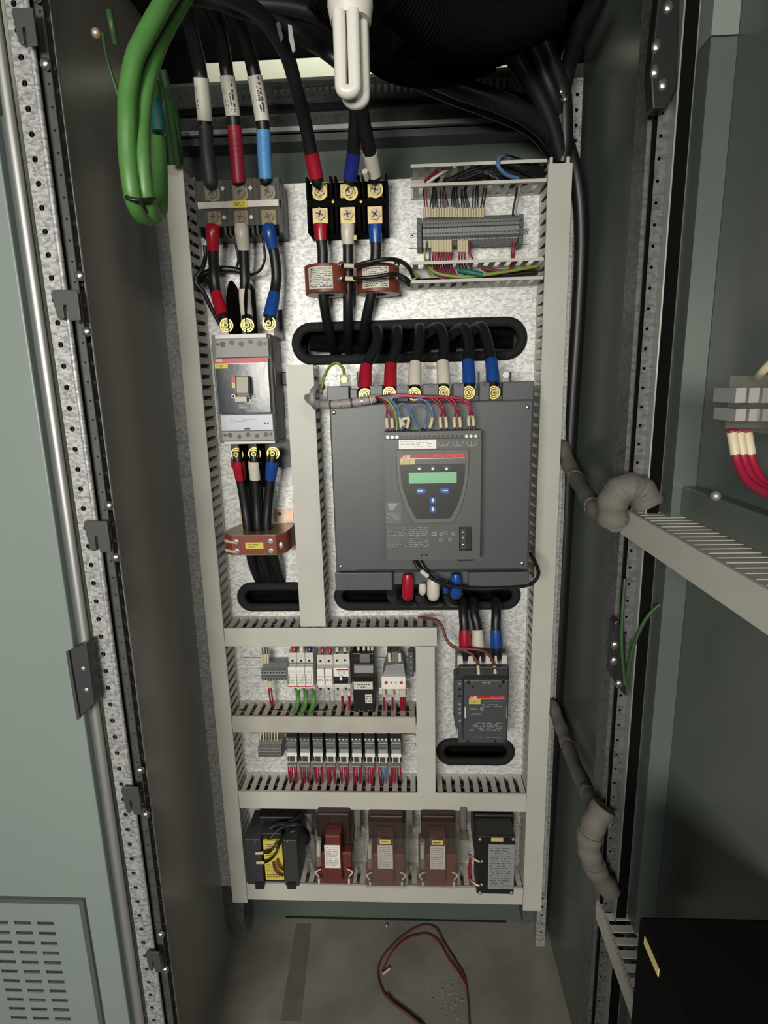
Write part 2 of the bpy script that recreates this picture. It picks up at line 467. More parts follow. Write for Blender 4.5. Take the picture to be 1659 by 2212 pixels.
# ------------------------------------------------------------------ wiring ducts
def duct(label, axis, a0, a1, c0, c1, base, front, cover=True, group='cream wiring ducts', mt='duct', ends=(), pitch=.0203, walls=(1,1), slot=.0085, base_on=True):
    # axis 'x' or 'z': runs along that axis on the plate, front face at y=front
    T = Matrix(((1,0,0,0),(0,0,-1,base),(0,1,0,0),(0,0,0,1))) if axis == 'x' else Matrix(((0,1,0,0),(0,0,-1,base),(1,0,0,0),(0,0,0,1)))
    if axis == 'y':   # along y on a wall facing -x; base is the wall x
        T = Matrix(((0,0,-1,base),(1,0,0,0),(0,1,0,0),(0,0,0,1)))
    d = abs(base-front)
    mid = T @ Vector(((a0+a1)/2, (c0+c1)/2, 0))
    root = thing('wiring_duct', label, 'duct', (mid.x, mid.y, min((T@Vector((a0,c0,0))).z,(T@Vector((a1,c1,0))).z)), group)
    th = .0018; mb = MB(T)
    if base_on: mb.box(a0, a1, c0, c1, .0005, th)
    hi = d-.003 if cover else d
    for k,(w0,w1) in enumerate(((c0,c0+th),(c1-th,c1))):
        if not walls[k]: continue
        mb.box(a0,a1,w0,w1,th,.008); mb.box(a0,a1,w0,w1,hi-.005,hi)
        s = a0+.004; first = True
        while s < a1:
            e = min(s+pitch-slot, a1)
            mb.box(s, e, w0, w1, .0081, hi-.0051); s += pitch
        if not cover:
            w = .0035; mb.box(a0,a1,w0-(w if k else 0.0),w1+(0 if k else w),hi,hi+.0018)
    part(mb, 'body', mt, root)
    if cover:
        mb = MB(T); mb.box(a0, a1, c0-.0012, c1+.0012, d-.002, d)
        mb.box(a0,a1,c0-.0012,c0,d-.0055,d-.0021); mb.box(a0,a1,c1,c1+.0012,d-.0055,d-.0021)
        part(mb, 'cover', mt, root, bev=.0012)
    return root
def ductv(label, l, t, r, b, **k):
    x0,x1,z0,z1 = rc(l,t,r,b,YF); return duct(label,'z',z0,z1,x0,x1,YP,YF,**k)
def ducth(label, l, t, r, b, **k):
    x0,x1,z0,z1 = rc(l,t,r,b,YF); return duct(label,'x',x0,x1,z0,z1,YP,YF,**k)
x0 = (P(357,355,YF).x+P(500,1950,YF).x)/2; x1 = (P(396,356,YF).x+P(531,1950,YF).x)/2
duct('tall vertical cream wiring duct closing the left side of the plate','z',P(515,1950,YF).z,P(377,355,YF).z,x0,x1,YP,YF)
xL1 = x1
x0 = (P(1187,351,YF).x+P(1130,1968,YF).x)/2; x1 = (P(1237,351,YF).x+P(1167,1968,YF).x)/2
dr = duct('tall vertical cream wiring duct closing the right side of the plate','z',P(1148,1968,YF).z,P(1212,352,YF).z,x0,x1,YP,YF)
xR0 = x0
mb = MB(); zz = P(1212,352,YF).z
part(MB().box(xR0+.002, xR0+.007, YF+.004, YF+.03, zz, zz+.011), 'finger', 'duct', dr); part(MB().box(x1-.009, x1-.003, YF+.004, YF+.03, zz, zz+.011), 'finger', 'duct', dr)
ductv('vertical cream duct between breaker and grey starter', 655-21,788,655+21+13,1354)
ductv('short vertical cream duct left of the contactor', 901,1397,939,1714, pitch=.0203)
def fx(l,r,t,b): return rc(l,t,r,b,YF)
_,xe,z0,z1 = fx(487,944,1358,1395); duct('horizontal cream duct below the grey starter, uppermost of three full-width runs','x',xL1+.002,xe,z0,z1,YP,YF)
_,xe,z0,z1 = fx(499,898,1550,1582); duct('dusty horizontal cream duct between breaker row and relay row','x',xL1+.002,xe,z0,z1,YP,YF, mt='duct_dusty')
_,_,z0,z1 = fx(515,1138,1714,1749); duct('horizontal cream duct just above the red transformers','x',xL1+.002,xR0-.002,z0,z1,YP,YF)
_,_,z0,z1 = fx(530,1130,1915,1948); duct('bottom horizontal cream duct under the transformers','x',xL1+.002,xR0-.002,z0,z1,YP,YF)
def open_duct(label, lip0, lip1):
    xa = P(887,(lip0+lip1)/2,YF).x
    zt_, zb_ = P(1030,lip0,YF).z, P(1030,lip1,YF).z
    return duct(label,'x',xa,xR0-.004,zb_,zt_,YP,YF,cover=False,group='open wiring ducts', slot=.010)
open_duct('open-topped cream duct above the grey terminal strip, black wires inside', 350, 399)
open_duct('open cream duct under the grey terminal strip, green-yellow wire inside', 561, 608)

# ------------------------------------------------------------------ rails across the back at the top
def beam(label, ytop, ybot, Y0, Y1, mt, slots=None, xr=XR-.03):
    zt_, zb_ = P(830,ytop,Y0).z, P(830,ybot,Y0).z
    root = thing('cross_rail', label, 'rail', (-.07, Y0, zb_))
    hs = []
    if slots:
        z0_, z1_ = P(830,slots[1],Y0).z, P(830,slots[0],Y0).z; x = -.33
        while x < xr-.03: hs.append([(x,z0_),(x+.0065,z0_),(x+.0065,z1_),(x,z1_)]); x += .0125
    part(MB().sheet([(XL+.02,zb_),(xr,zb_),(xr,zt_),(XL+.02,zt_)], hs, .002, lambda u,v,w: (u,Y0+w,v)), 'web', mt, root)
    part(MB().box(XL+.02, xr, Y0, Y1, zb_-.002, zb_), 'flange', mt, root)
    return root
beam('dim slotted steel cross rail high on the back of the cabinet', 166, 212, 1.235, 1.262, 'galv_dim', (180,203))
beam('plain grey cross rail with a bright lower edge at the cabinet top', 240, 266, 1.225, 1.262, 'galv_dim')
mb = MB(); za, zb = P(830,266,1.22).z, P(830,276,1.22).z
o = top(MB().box(XL+.02, XR-.03, 1.215, 1.224, zb, za), 'edge_strip', 'dull_steel', 'thin bright metal strip under the upper cross rails', 'strip')
top(MB().box(XL+.02, XR-.03, 1.228, 1.278, P(830,298,1.23).z, zb-.001), 'filler_strip', 'cab_edge', 'dark painted strip above the visible back wall', 'strip')

# ------------------------------------------------------------------ front posts
def left_post():
    Y = .75
    xa, xb = P(150,1000,Y).x, P(187,1000,Y).x
    root = thing('front_post', 'bright perforated steel post at the left of the opening', 'post', ((xa+xb)/2, Y, 0))
    hs = []
    z = P(39.6,123.5,Y).z; dz = (P(39.6,123.5,Y).z-P(336.4,2204.6,Y).z)/ 53.0
    hx = (P(39.6,123.5,Y).x+P(336.4,2204.6,Y).x)/2
    z += 2*dz
    while z > .02: hs.append(z); z -= dz
    part(MB().perf(xa, xb, 0, TOPZ, hx, hs, .0036, Y), 'face', 'galv_post', root)
    part(MB().box(xa,xb,Y+.02,Y+.022,0,TOPZ), "rear_skin", "black_matte", root)
    part(MB().tube([(xb,Y+.003,0),(xb,Y+.003,TOPZ)], .004, 10), 'rolled_edge', 'galv_post', root)
    xc = P(236,1000,Y+.03).x
    xm_ = P(219,1000,Y+.012).x; part(MB().perf(xb+.002, xm_, 0, TOPZ, xm_-.004, [.03+.025*i for i in range(82)], .0016, Y+.012), 'return_flange', 'rail_grey', root)
    hs = [.03+.025*i for i in range(82)]
    part(MB().perf(P(221,1000,Y+.03).x, xc, 0, TOPZ, P(226,1000,Y+.03).x, hs, .0018, Y+.03), 'step', 'rail_grey', root)
    part(MB().box(xc-.0012, xc, Y+.026, Y+.0295, 0, TOPZ), 'bright_edge', 'dull_steel', root)
    xs, xe = P(119,1000,Y).x, P(141,1000,Y).x
    part(MB().tube([((xs+xe)/2,Y,0),((xs+xe)/2,Y,TOPZ)], (xe-xs)/2, 16), 'rolled_lip', 'dull_steel', root)
    part(MB().box(xe-.002, xa+.001, Y+.012, Y+.014, 0, TOPZ), 'gap', 'black_matte', root)
    # bolts beside the hooks
    return root, xb
post, xpb = left_post()
hooks = [(28,75,15,95,'topmost'),(112,170,625,690,'second from the top'),(183,235,1125,1190,'third from the top'),(264,302,1700,1757,'fourth from the top'),(316,346,2056,2098,'lowest')]
for l,r,t,b,w in hooks:
    Y = .741; x0,x1,z0,z1 = rc(l,t,r,b,Y); h = z1-z0; wd_ = x1-x0
    rt = thing('hook_bracket', 'dark grey hooked steel bracket on the left post, '+w, 'bracket', (x0,Y,z0), 'hooks on the left post')
    pts = [(x0+.1*wd_,z1),(x1,z1-.02*h),(x1,z0-.06*h),(x0+.54*wd_,z0-.06*h),(x0+.52*wd_,z0+.48*h),(x0+.40*wd_,z0+.48*h),(x0+.40*wd_,z0+.06*h),(x0+.32*wd_,z0-.02*h),(x0+.2*wd_,z0),(x0+.13*wd_,z0+.1*h),(x0,z1-.12*h)]
    part(MB().prism(pts, Y, Y+.003), 'plate', 'bracket', rt, bev=.001)
    for zz in (z1+.018, z0-.014):
        part(MB().sph((x1-.05*wd_,Y+.014,zz), .0066, 12, (1,.7,1)), 'bolt', 'steel', rt)
# strips left of the post
Y=.752
xs, xe = P(90,1000,Y).x, P(118,1000,Y).x
o = top(MB().box(xs, xe, Y, Y+.02, 0, P(10,250,Y).z), 'door_frame_strip', 'cab_edge', 'dark grey painted strip between left door panel and the steel post', 'strip')
o = top(MB().box(xe, P(121,1000,Y).x, Y+.012, Y+.015, 0, TOPZ), 'gasket', 'black_matte', 'thin black gasket line beside the left steel post', 'gasket')
# neighbouring door
Y=.74
xd = (P(24,560,Y).x+P(286,2212,Y).x)/2
door = thing('cabinet_door', 'pale grey-green neighbouring cabinet door with louvred panel at bottom left', 'door', (xd-.25, Y, 0))
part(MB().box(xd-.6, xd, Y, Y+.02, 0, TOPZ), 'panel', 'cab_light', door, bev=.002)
lx1, lz1 = P(205,2070,Y).x, P(100,1937,Y).z
fr = part(MB().box(lx1-.008, lx1, Y-.006, Y-.0002, 0.1, lz1).box(lx1-.5, lx1-.008, Y-.006, Y-.0002, lz1-.008, lz1), 'louvre_frame', 'cab_edge', door)
hs = []; z = P(90,1990,Y).z; x_r = P(120,1990,Y).x; dz = P(90,1990,Y).z-P(98,2011.5,Y).z
while z > .12:
    for xo in (0, -.0385, -.077): hs.append([(x_r+xo-.028, z-.0036),(x_r+xo, z-.0036),(x_r+xo, z+.0036),(x_r+xo-.028, z+.0036)])
    z -= dz
part(MB().sheet([(lx1-.5,.1),(lx1-.0085,.1),(lx1-.0085,lz1-.0085),(lx1-.5,lz1-.0085)], hs, .002, lambda u,v,w:(u,Y-.003+w,v)), 'louvre_panel', 'cab_light', door)
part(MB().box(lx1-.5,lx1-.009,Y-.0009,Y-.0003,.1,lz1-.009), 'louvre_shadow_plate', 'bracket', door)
# black latch bridging the door edge
Y2=.72
lat = thing('door_latch', 'dark brown-black metal latch plate on the edge of the left door', 'latch', P(175,1470,Y2))
part(MB().prism(PL([(143,1410),(186,1388),(204,1520),(168,1556)],Y2), Y2, Y2+.022), 'plate', 'blackgrey', lat, bev=.0015)
part(MB().prism(PL([(142,1408),(148,1406),(172,1553),(166,1557)],Y2-.004), Y2-.004, Y2-.0003), 'lip', 'bracket', lat)
for px,py in ((180,1444),(187,1490)): screw(lat, px, py, Y2, .0035, 'dull_steel')

# right post, door, hinges
def right_post():
    Y=.79; xb = .320; xa = P(1390,700,Y).x
    root = thing('front_post', 'narrow perforated steel post at the right of the opening', 'post', ((xa+xb)/2, Y, 0))
    hs=[.03+.025*i for i in range(82)]
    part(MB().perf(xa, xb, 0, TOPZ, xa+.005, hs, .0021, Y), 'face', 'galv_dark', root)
    part(MB().box(xa,xb,Y+.012,Y+.014,0,TOPZ), 'rear_skin', 'black_matte', root)
    part(MB().box(xa-.006,xa-.0005,Y+.016,Y+.06,0,TOPZ), 'flange', 'galv_dark', root)
    part(MB().box(xb-.0015,xb+.0005,Y-.016,Y-.001,0,TOPZ), 'bright_lip', 'dull_steel', root)
    part(MB().box(xb+.0006,xb+.018,Y-.012,Y+.002,0,TOPZ), 'gasket', 'black_matte', root)
    return root
right_post()
XD=.372
dR = thing('cabinet_door', 'dark grey-green cabinet door standing open on the right', 'door', (XD, .5, .02))
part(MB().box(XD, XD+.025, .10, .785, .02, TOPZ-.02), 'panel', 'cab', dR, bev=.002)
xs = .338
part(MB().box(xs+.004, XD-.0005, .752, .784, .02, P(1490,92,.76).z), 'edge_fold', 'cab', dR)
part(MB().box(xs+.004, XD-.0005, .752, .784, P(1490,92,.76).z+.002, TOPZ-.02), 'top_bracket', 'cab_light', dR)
def hinge(label, pts, scr, Y):
    c = P(*pts[0],Y); rt = thing('hinge', label, 'hinge', c)
    part(MB().prism(PL(pts,Y), Y, Y+.02), 'leaf', 'black', rt, bev=.002)
    for px,py in scr: part(MB().sph(P(px,py,Y), .0055, 12, (1,.6,1.3)), 'screw', 'steel', rt)
hinge('black upper hinge with four shiny screws on the right post', [(1425,-30),(1470,-30),(1463,190),(1440,235),(1410,235),(1405,150)], [(1443,15),(1417,100),(1414,155),(1432,183)], .772)
hinge('black lower hinge with small bright screws on the right post', [(1327,1345),(1337,1340),(1345,1368),(1352,1368),(1352,1505),(1332,1480),(1320,1460),(1322,1400)], [(1328,1394),(1326,1428),(1337,1478)], .772)

# ducts on the open door
zt_, zb_ = (PX(1328,1092,.30).z+PX(1659,1275,.30).z)/2, (PX(1326,1139,.30).z+PX(1659,1374,.30).z)/2
duct('cream slotted duct running along the open door, upper one','y',.12,.838,zb_,zt_,XD,.30,group='door ducts',slot=.006,pitch=.0165)
zb2 = (PX(1272,1930,.30).z+PX(1360,2200,.30).z)/2
p = PX(1272,1905,.30)
duct('cream slotted duct on the open door beside the black box','y',.56,p.y,zb2,p.z+.002,XD-.02,.30,group='door ducts',slot=.009,pitch=.021)
# back wall of the duct / cable tray strip behind upper duct
o = top(MB().box(XD-.018,XD-.0005,.12,.80,zt_+.003,zt_+.042), 'angle_strip', 'cab', 'grey-green angle strip along the door above the slotted duct', 'strip', bev=.002)
part(MB().sph((XD-.02,.665,zt_+.045), .006), 'screw', 'dull_steel', o)

# wrapped conduits
def conduit(pp, r, label, n=10, mt='conduit', flat=.8):
    c, w = path(pp, n); rr = [r*(1+.06*math.sin(i*.9)) for i in range(len(w))]
    o = top(MB().tube(w, rr, 14, flat), 'wrapped_conduit', mt, label, 'conduit')
    for k in (len(w)//3, 2*len(w)//3):
        part(MB().tube(w[k:k+2], r*1.08, 14, flat), 'tie', 'conduit', o)
    return o
conduit([(1212,960,1.16),(1235,1015,1.1),(1262,1062,.95),(1292,1105,.82),(1328,1130,.772)], .0165, 'grey fabric-wrapped conduit hanging from the right duct to the upper door duct')
conduit([(1322,1128,.775),(1326,1078,.766),(1352,1054,.762),(1385,1064,.76),(1402,1095,.755)], .020, 'bulky grey wrapped elbow entering the end of the upper door duct', flat=1.0)
conduit([(1192,1520,1.17),(1215,1580,1.1),(1245,1660,.96),(1280,1730,.84),(1303,1770,.78)], .016, 'long grey wrapped conduit sloping down from the right duct')
conduit([(1305,1742,.775),(1280,1785,.77),(1272,1830,.77),(1288,1880,.77),(1318,1925,.77)], .019, 'grey wrapped conduit bend feeding the lower door duct')
# black box standing at the lower right
Y=.45
xa_,xb_,za_,zb_b = P(1376,2030,Y).x,0,0,P(1500,1980,Y).z
bxr = thing('black_box', 'large black box at bottom right in front of the open door', 'box', ((xa_+.2), Y, 0))
part(MB().box(xa_, XD-.003, Y-.30, Y, 0, zb_b), 'shell', 'black_matte', bxr, bev=.003)
# its cream label edge
c0, c1 = PX(1391,2032,xa_-.001), PX(1421,2106,xa_-.001)
part(MB().box(xa_-.001, xa_-.0001, c1.y, c0.y, c1.z-.002, c1.z+.006), 'cream_edge', 'yellow_pale', bxr)
# terminal block on the door
tb = thing('terminal_block', 'translucent terminal block on the open door with red wires', 'terminal', (XD-.03,.57,P(1600,900,.57).z))
Y=.585
part(MB().box(XD-.06, XD-.001, Y-.10, Y+.0, P(1600,925,Y).z, P(1600,812,Y).z), 'clear_cover', 'clear', tb)
for r_,(t,b) in enumerate(((838,868),(880,905))):
    for k in range(5):
        l = 1543+k*27; mb = MB(); z0,z1 = P(l,b,Y-.01).z, P(l,t,Y-.01).z; x = P(l,t,Y-.012).x
        mb.box(x, x+.009, Y-.05, Y-.012, z0, z1); part(mb, 'clamp', 'wire_grey' if k < 3 else 'blackgrey', tb)
part(MB().box(XD-.045,XD-.002,Y-.10,Y-.052,P(1640,930,Y-.05).z,P(1640,815,Y-.05).z), 'body', 'term_dark', tb)
for k,x in enumerate((1580,1596,1613)):
    wire([(x,928,.56),(x+6,965,.56),(x+14,1000,.555),(x+36,1040,.54),(x+75,1065,.52),(x+130,1085,.495),(x+175,1160,.475),(x+205,1345,.455)], .0042, 'wire_red', ('left','middle','right')[k]+'most red wire hanging from the door terminal block' if k != 1 else 'middle red wire of three hanging from the door terminal block', group='red wires on the door', sleeves=[(930,985,'marker',1.12,'marker_sleeve')])
top(MB().tube(path([(1640,812,.56),(1650,800,.55),(1670,780,.54)],6)[1], .004, 8), 'wire', 'marker', 'short cream wire above the door terminal block', 'wire')
# green earth wires near the right hinge
wire([(1352,1500,.78),(1358,1440,.775),(1372,1385,.77),(1400,1330,.765),(1440,1295,.76),(1475,1275,.755)], .0028, 'green_dark', 'thin green wire curving from the lower hinge to the door')
wire([(1350,1480,.77),(1343,1400,.77),(1344,1330,.775),(1350,1250,.78)], .0025, 'green_dark', 'thin green wire rising along the right post by the hinge')
# ================================================================== BIG TERMINAL BLOCKS AND THEIR CABLES
def barrier_block(label, l, t, r, b, uppers, lowers, d, base_mt, clear_top):
    Y = YP-d
    root = thing('terminal_block', label, 'terminal block', P((l+r)/2, b, YP-.001))
    x0,x1,z0,z1 = rc(l,t,r,b,Y)
    part(MB().box(x0,x1,Y+.022,YP-.0005,z0,z1), 'base', base_mt, root, bev=.002)
    zm = P((l+r)/2,(uppers[0][3]+lowers[0][1])/2,Y).z
    part(MB().box(x0,x1,Y+.004,Y+.0219,zm-.006,zm+.006), 'crossbar', base_mt, root, bev=.001)
    cols = [((u[0]+u[2])/2) for u in uppers]
    edges = [l+3]+[ (cols[i]+cols[i+1])/2 for i in range(len(cols)-1)]+[r-3]
    for k,e in enumerate(edges):
        for s in ((-5,5) if 0 < k < len(edges)-1 else (0,)):
            xx = P(e+s,(t+b)/2,Y).x
            mb = MB(); mb.box(xx-.0022,xx+.0022,Y,Y+.0218,z0,zm-.0065); mb.box(xx-.0022,xx+.0022,Y,Y+.0218,zm+.0065,z1+.003); mb.box(xx-.0022,xx+.0022,Y+.006,Y+.0218,zm-.0064,zm+.0064)
            part(mb, 'barrier', base_mt, root)
    for (a,c,e,g) in uppers+lowers:
        x0_,x1_,z0_,z1_ = rc(a,c,e,g,Y+.010)
        tm = part(MB().box(x0_,x1_,Y+.010,Y+.0215,z0_,z1_), 'terminal', 'brass', root, bev=.0008)
        cx,cz = (x0_+x1_)/2,(z0_+z1_)/2; rr = (x1_-x0_)*.40
        mb = MB(); mb.disc((cx,Y+.0099,cz),rr*1.12,.0012); part(mb,'washer','zinc',tm)
        part(MB().hexnut((cx,Y+.0086,cz),rr,.005,6,random.random()),'bolt','bolt_face',tm)
        s = MB(); an = random.uniform(0,PI)
        for k in (an,an+PI/2):
            dd = Vector((math.cos(k),0,math.sin(k)))*rr*.62; ee = Vector((-math.sin(k),0,math.cos(k)))*rr*.13
            q = Vector((cx,Y+.0034,cz)); s.add([q-dd-ee,q+dd-ee,q+dd+ee,q-dd+ee],[(0,1,2,3)])
        part(s,'slot','bolt_dark',tm)
    return root, Y, zm
U = [(442,400,475,433),(502,400,534.5,433),(562.5,399,594,432)]
L = [(448,454,477,486),(505.6,454,535.5,486),(564.5,453,596,486)]
tb1, Yt, zm = barrier_block('black input terminal block under a clear cover, yellow tag in its middle', 424,388,607,506,U,L,.068,'black',True)
x0,x1,z0,z1 = rc(428,388,605,488,Yt-.004)
part(MB().box(x0,x1,Yt-.006,Yt-.004,z0,z1), 'clear_cover', 'clear_smoke', tb1)
st = part(MB().bx(426.5,433.5,602,448,Yt-.0085,Yt-.0065), 'label_strip', 'white_plastic', tb1, bev=.0006)
part(MB().bx(500,433,534,448.5,Yt-.0092,Yt-.0086), 'tag', 'yellow', st)
text('INPUT', 506,436,528,445.5,Yt-.0094,'print',tb1)
for px,py in ((481,407.5),(541,406.5),(484.5,470),(543,469)):
    c = P(px,py,Yt-.006); part(MB().disc(tuple(c),.0034,.001), 'cover_screw', 'white_plastic', tb1)
c = P(456,392,Yt-.008); part(MB().sph(tuple(c), .011, 14, (1,.5,1)), 'clear_cap', 'clear', tb1)
U = [(675,397,707,427),(735,397,767,427),(794,396,826,426)]
L = [(675,445,708,483),(735,445,767,483),(794,445,826,483)]
tb2, Y2, zm2 = barrier_block('open black terminal block with six bare brass terminals, top middle', 662,383,838,500,U,L,.062,'black_matte',False)
for px,py in ((719.5,436),(780,436)):
    c = P(px,py,Y2+.006); part(MB().sph(tuple(c),.0045,12,(1,.6,1)), 'mounting_screw', 'zinc', tb2)

def power_cable(pp, r, label, sleeves=(), group='black power cables', n=9):
    return wire(pp, r, 'cable', label, 'cable', group, n, 16, 'power_cable', sleeves)
def printed(o, pp, py0, py1, r, seed):           # the marking printed on a white sleeve
    pts = cut(pp, 44, py0+8, py1-8); rd = random.Random(seed); mb = MB()
    for k in range(2, len(pts)-2):
        if rd.random() < .15: continue
        q = pts[k]; t = (pts[k+1]-pts[k-1]).normalized(); sd = Vector((1,0,0))
        for off in (-.45,-.1,.25,.6):
            if rd.random() < .35: continue
            a = off + rd.uniform(-.05,.05); n_ = Vector((math.sin(a),-math.cos(a),0)); b_ = Vector((math.cos(a),math.sin(a),0))
            c = q + n_*(r*1.003); h = t*.0011*rd.uniform(.6,1.3); w = b_*r*.14
            mb.add([c-h-w,c+h-w,c+h+w,c-h+w],[(0,1,2,3)])
    part(mb, 'print', 'print', o)
IN = [([(395,-20,.98),(412,60,1.02),(428,130,1.06),(435,175,1.075),(443,262,1.09),(448,330,1.105),(455,388,1.115),(456,396,1.118)], 'leftmost input cable, black taped below its white printed sleeve', 'grey_tape', 264, 400, 163, 264),
      ([(440,-10,.98),(470,50,1.02),(485,120,1.06),(491,165,1.075),(505,262,1.09),(511,330,1.105),(515,385,1.115),(517,396,1.118)], 'input cable with red tape below its white printed sleeve', 'red_tape', 267, 393, 161, 260),
      ([(485,0,.98),(520,60,1.02),(540,120,1.06),(550,165,1.075),(567,262,1.09),(571,330,1.105),(574,383,1.115),(576,393,1.118)], 'input cable with light blue tape below its white printed sleeve', 'light_blue', 273, 388, 162, 262)]
for k,(pp,lb,tm,a,b,c,d) in enumerate(IN):
    pp = [(x,y,Y-.012) for x,y,Y in pp]
    o = power_cable(pp, .0112, lb, [(a,b,tm,1.10,'tape_wrap'),(c,d,'sleeve',1.12,'marker_sleeve')])
    printed(o, pp, c, d, .0112*1.12, k+3)
    q = [v for v in path(pp,9)[1]][-1]
    part(MB().ring((q.x+.0005,q.y+.008,q.z-.016),.0125,.0085,.002).box(q.x-.006,q.x+.006,q.y+.004,q.y+.0058,q.z-.005,q.z+.008), 'lug', 'dull_steel', o)
OUT = [([(470,-20,.86),(560,30,.92),(615,110,.98),(640,190,1.02),(658,260,1.06),(672,330,1.09),(684,385,1.108),(687,394,1.112)], 'output cable ending in a red sleeve on the brass terminal block', 'red_shrink', 330, 388),
       ([(745,190,1.02),(768,215,1.03),(766,280,1.06),(763,340,1.09),(756,385,1.108),(754,394,1.112)], 'output cable ending in a dark blue sleeve behind the lamp', 'dark_blue', 326, 388),
       ([(775,190,1.0),(783,250,1.035),(797,320,1.07),(805,360,1.095),(809,388,1.112)], 'output cable ending in a taped white sleeve on the brass terminal block', 'white_shrink', 330, 381)]
for k,(pp,lb,tm,a,b) in enumerate(OUT):
    pp = [(x,y,Y-.003) for x,y,Y in pp]
    o = power_cable(pp, .0112 if k != 1 else .0108, lb, [(a,b,tm,1.12,'sleeve')])
    q = path(pp,9)[1][-1]
    part(MB().ring((q.x+.001,q.y+.010,q.z-.014),.0135,.0095,.002), 'lug', 'zinc', o)
mb = MB(); mb.tube([P(788,370,1.07),P(792,385,1.085)], .005, 8); part(mb, 'tape_end', 'white_shrink', bpy.data.objects[o.name])
# cables from the input block to the breaker
A = [([(461,490,1.115),(460,507,1.112),(461,545,1.12),(463,595,1.135),(467,632,1.135),(476,662,1.125),(486,690,1.115),(491,705,1.112)], 'short black cable with red sleeves between input block and breaker', [(487,541,'red_shrink',1.36,'sleeve'),(629,683,'red_shrink',1.28,'sleeve')]),
     ([(522,490,1.115),(523,507,1.112),(527,545,1.12),(529,600,1.13),(529,640,1.128),(533,680,1.118),(537,705,1.112)], 'short black cable with white sleeves between input block and breaker', [(488,540,'white_shrink',1.36,'sleeve'),(626,684,'white_shrink',1.14,'sleeve')]),
     ([(581,490,1.115),(583,507,1.112),(592,545,1.12),(597,585,1.125),(596,615,1.125),(590,650,1.115),(583,685,1.105),(581,700,1.102)], 'short black cable with blue sleeves between input block and breaker', [(488,538,'blue_shrink',1.36,'sleeve'),(633,687,'blue_shrink',1.3,'sleeve')])]
for k,(pp,lb,sl) in enumerate(A):
    o = power_cable(pp, .0098, lb, sl)
def lugbolt(root, px, py, Y, r=.0085, mt='zinc'):
    c = P(px,py,Y); mb = MB(); mb.ring((c.x,c.y,c.z), r*1.5, r*1.2, .0025, 24)
    o = part(mb, 'lug', mt, root)
    part(MB().disc((c.x,c.y-.0004,c.z), r*1.19, .0012, 20), 'gap', 'bolt_dark', o)
    part(MB().ring((c.x,c.y-.0017,c.z), r*1.02, r*.80, .002, 20), 'washer', 'zinc', o)
    part(MB().disc((c.x,c.y-.0017,c.z), r*.79, .001, 20), 'groove', 'bolt_dark', o)
    part(MB().hexnut((c.x,c.y-.0028,c.z), r*.62, .0058, 6, .3), 'bolt_head', mt, o)
    part(MB().disc((c.x,c.y-.0088,c.z), r*.33, .001, 14), 'socket', 'bolt_dark', o)
    return o
thin = [([(443,530,1.13),(444,555,1.13),(437,580,1.12),(424,600,1.115),(426,615,1.115),(440,632,1.12),(456,665,1.13),(475,700,1.14),(483,712,1.145)], .0042, 'thin black wire looping left of the red-sleeved cable'),
        ([(507,500,1.125),(510,530,1.13),(515,560,1.135),(511,580,1.14)], .0026, 'thin black wire hanging behind the white-sleeved cable'),
        ([(566,500,1.12),(570,530,1.125),(572,560,1.13),(563,582,1.135),(548,592,1.14),(530,592,1.145)], .0024, 'thin maroon-black wire curving off the blue-sleeved cable'),
        ([(425,606,1.14),(445,590,1.15),(480,581,1.155),(520,586,1.16),(540,600,1.165)], .006, 'black wire crossing behind the three breaker cables'),
        ([(425,612,1.15),(443,605,1.15),(455,618,1.145),(462,640,1.14)], .005, 'short black wire tucked against the left duct')]
for pp,r,lb in thin: wire(pp, r, 'cable', lb, 'wire', 'thin wires above the breaker')

# ================================================================== BREAKER
YM = 1.08
cb = thing('circuit_breaker', 'grey moulded-case circuit breaker with toggle handle, left of the plate', 'circuit breaker', P(530,955,YP-.001))
x0,x1,z0,z1 = rc(464,722,592,956,YM+.01)
part(MB().box(x0,x1-.002,YM+.012,YP-.0005,z0,z1), 'body', 'mccb_side', cb, bev=.002)
def tilt_panel(l1,r1,t,l2,r2,b,Y0,Y1,name,mt,bev=.0012):
    xm1 = P(l1,t,Y0),P(r1,t,Y0); xm2 = P(l2,b,Y0),P(r2,b,Y0)
    xa=(xm1[0].x+xm2[0].x)/2; xb=(xm1[1].x+xm2[1].x)/2; za=(xm1[0].z+xm1[1].z)/2; zb=(xm2[0].z+xm2[1].z)/2
    return part(MB().box(xa,xb,Y0,Y1,zb,za), name, mt, cb, bev=bev), (xa,xb,zb,za)
up,_ = tilt_panel(462,579,731,467,581,772,YM+.003,YM+.0118,'upper_cover','mccb_grey')
tilt_panel(463,576,721,464,576,731,YM+.006,YM+.0118,'upper_rim','white_plastic')
fc,FB = tilt_panel(463,577,774,474,588,893,YM,YM+.0118,'face','mccb_face')
tilt_panel(475,589,895,478,591,931,YM+.001,YM+.0118,'trip_unit','mccb_silver')
lo,_ = tilt_panel(478,592,931,481,594,952,YM+.003,YM+.0118,'lower_cover','mccb_grey')
tilt_panel(483,594,953,484,594,959,YM+.006,YM+.0118,'lower_rim','white_plastic')
for hx,hy,hr in ((470,744,.0028),(481,744,.0052),(500.5,740,.0045),(521,743,.005),(541,738.5,.0044),(561,742,.0052),(573,742,.0032)):
    part(MB().disc(tuple(P(hx,hy,YM+.003)),hr,.0006), 'screw_hole', 'black', up)
for hx,hy,hr in ((486.5,940,.003),(497,940,.0045),(517,943.5,.004),(535.6,939,.0045),(555.5,942,.0042),(574.6,938.5,.0045),(585,937.5,.003)):
    part(MB().disc(tuple(P(hx,hy,YM+.003)),hr,.0006), 'screw_hole', 'black', lo)
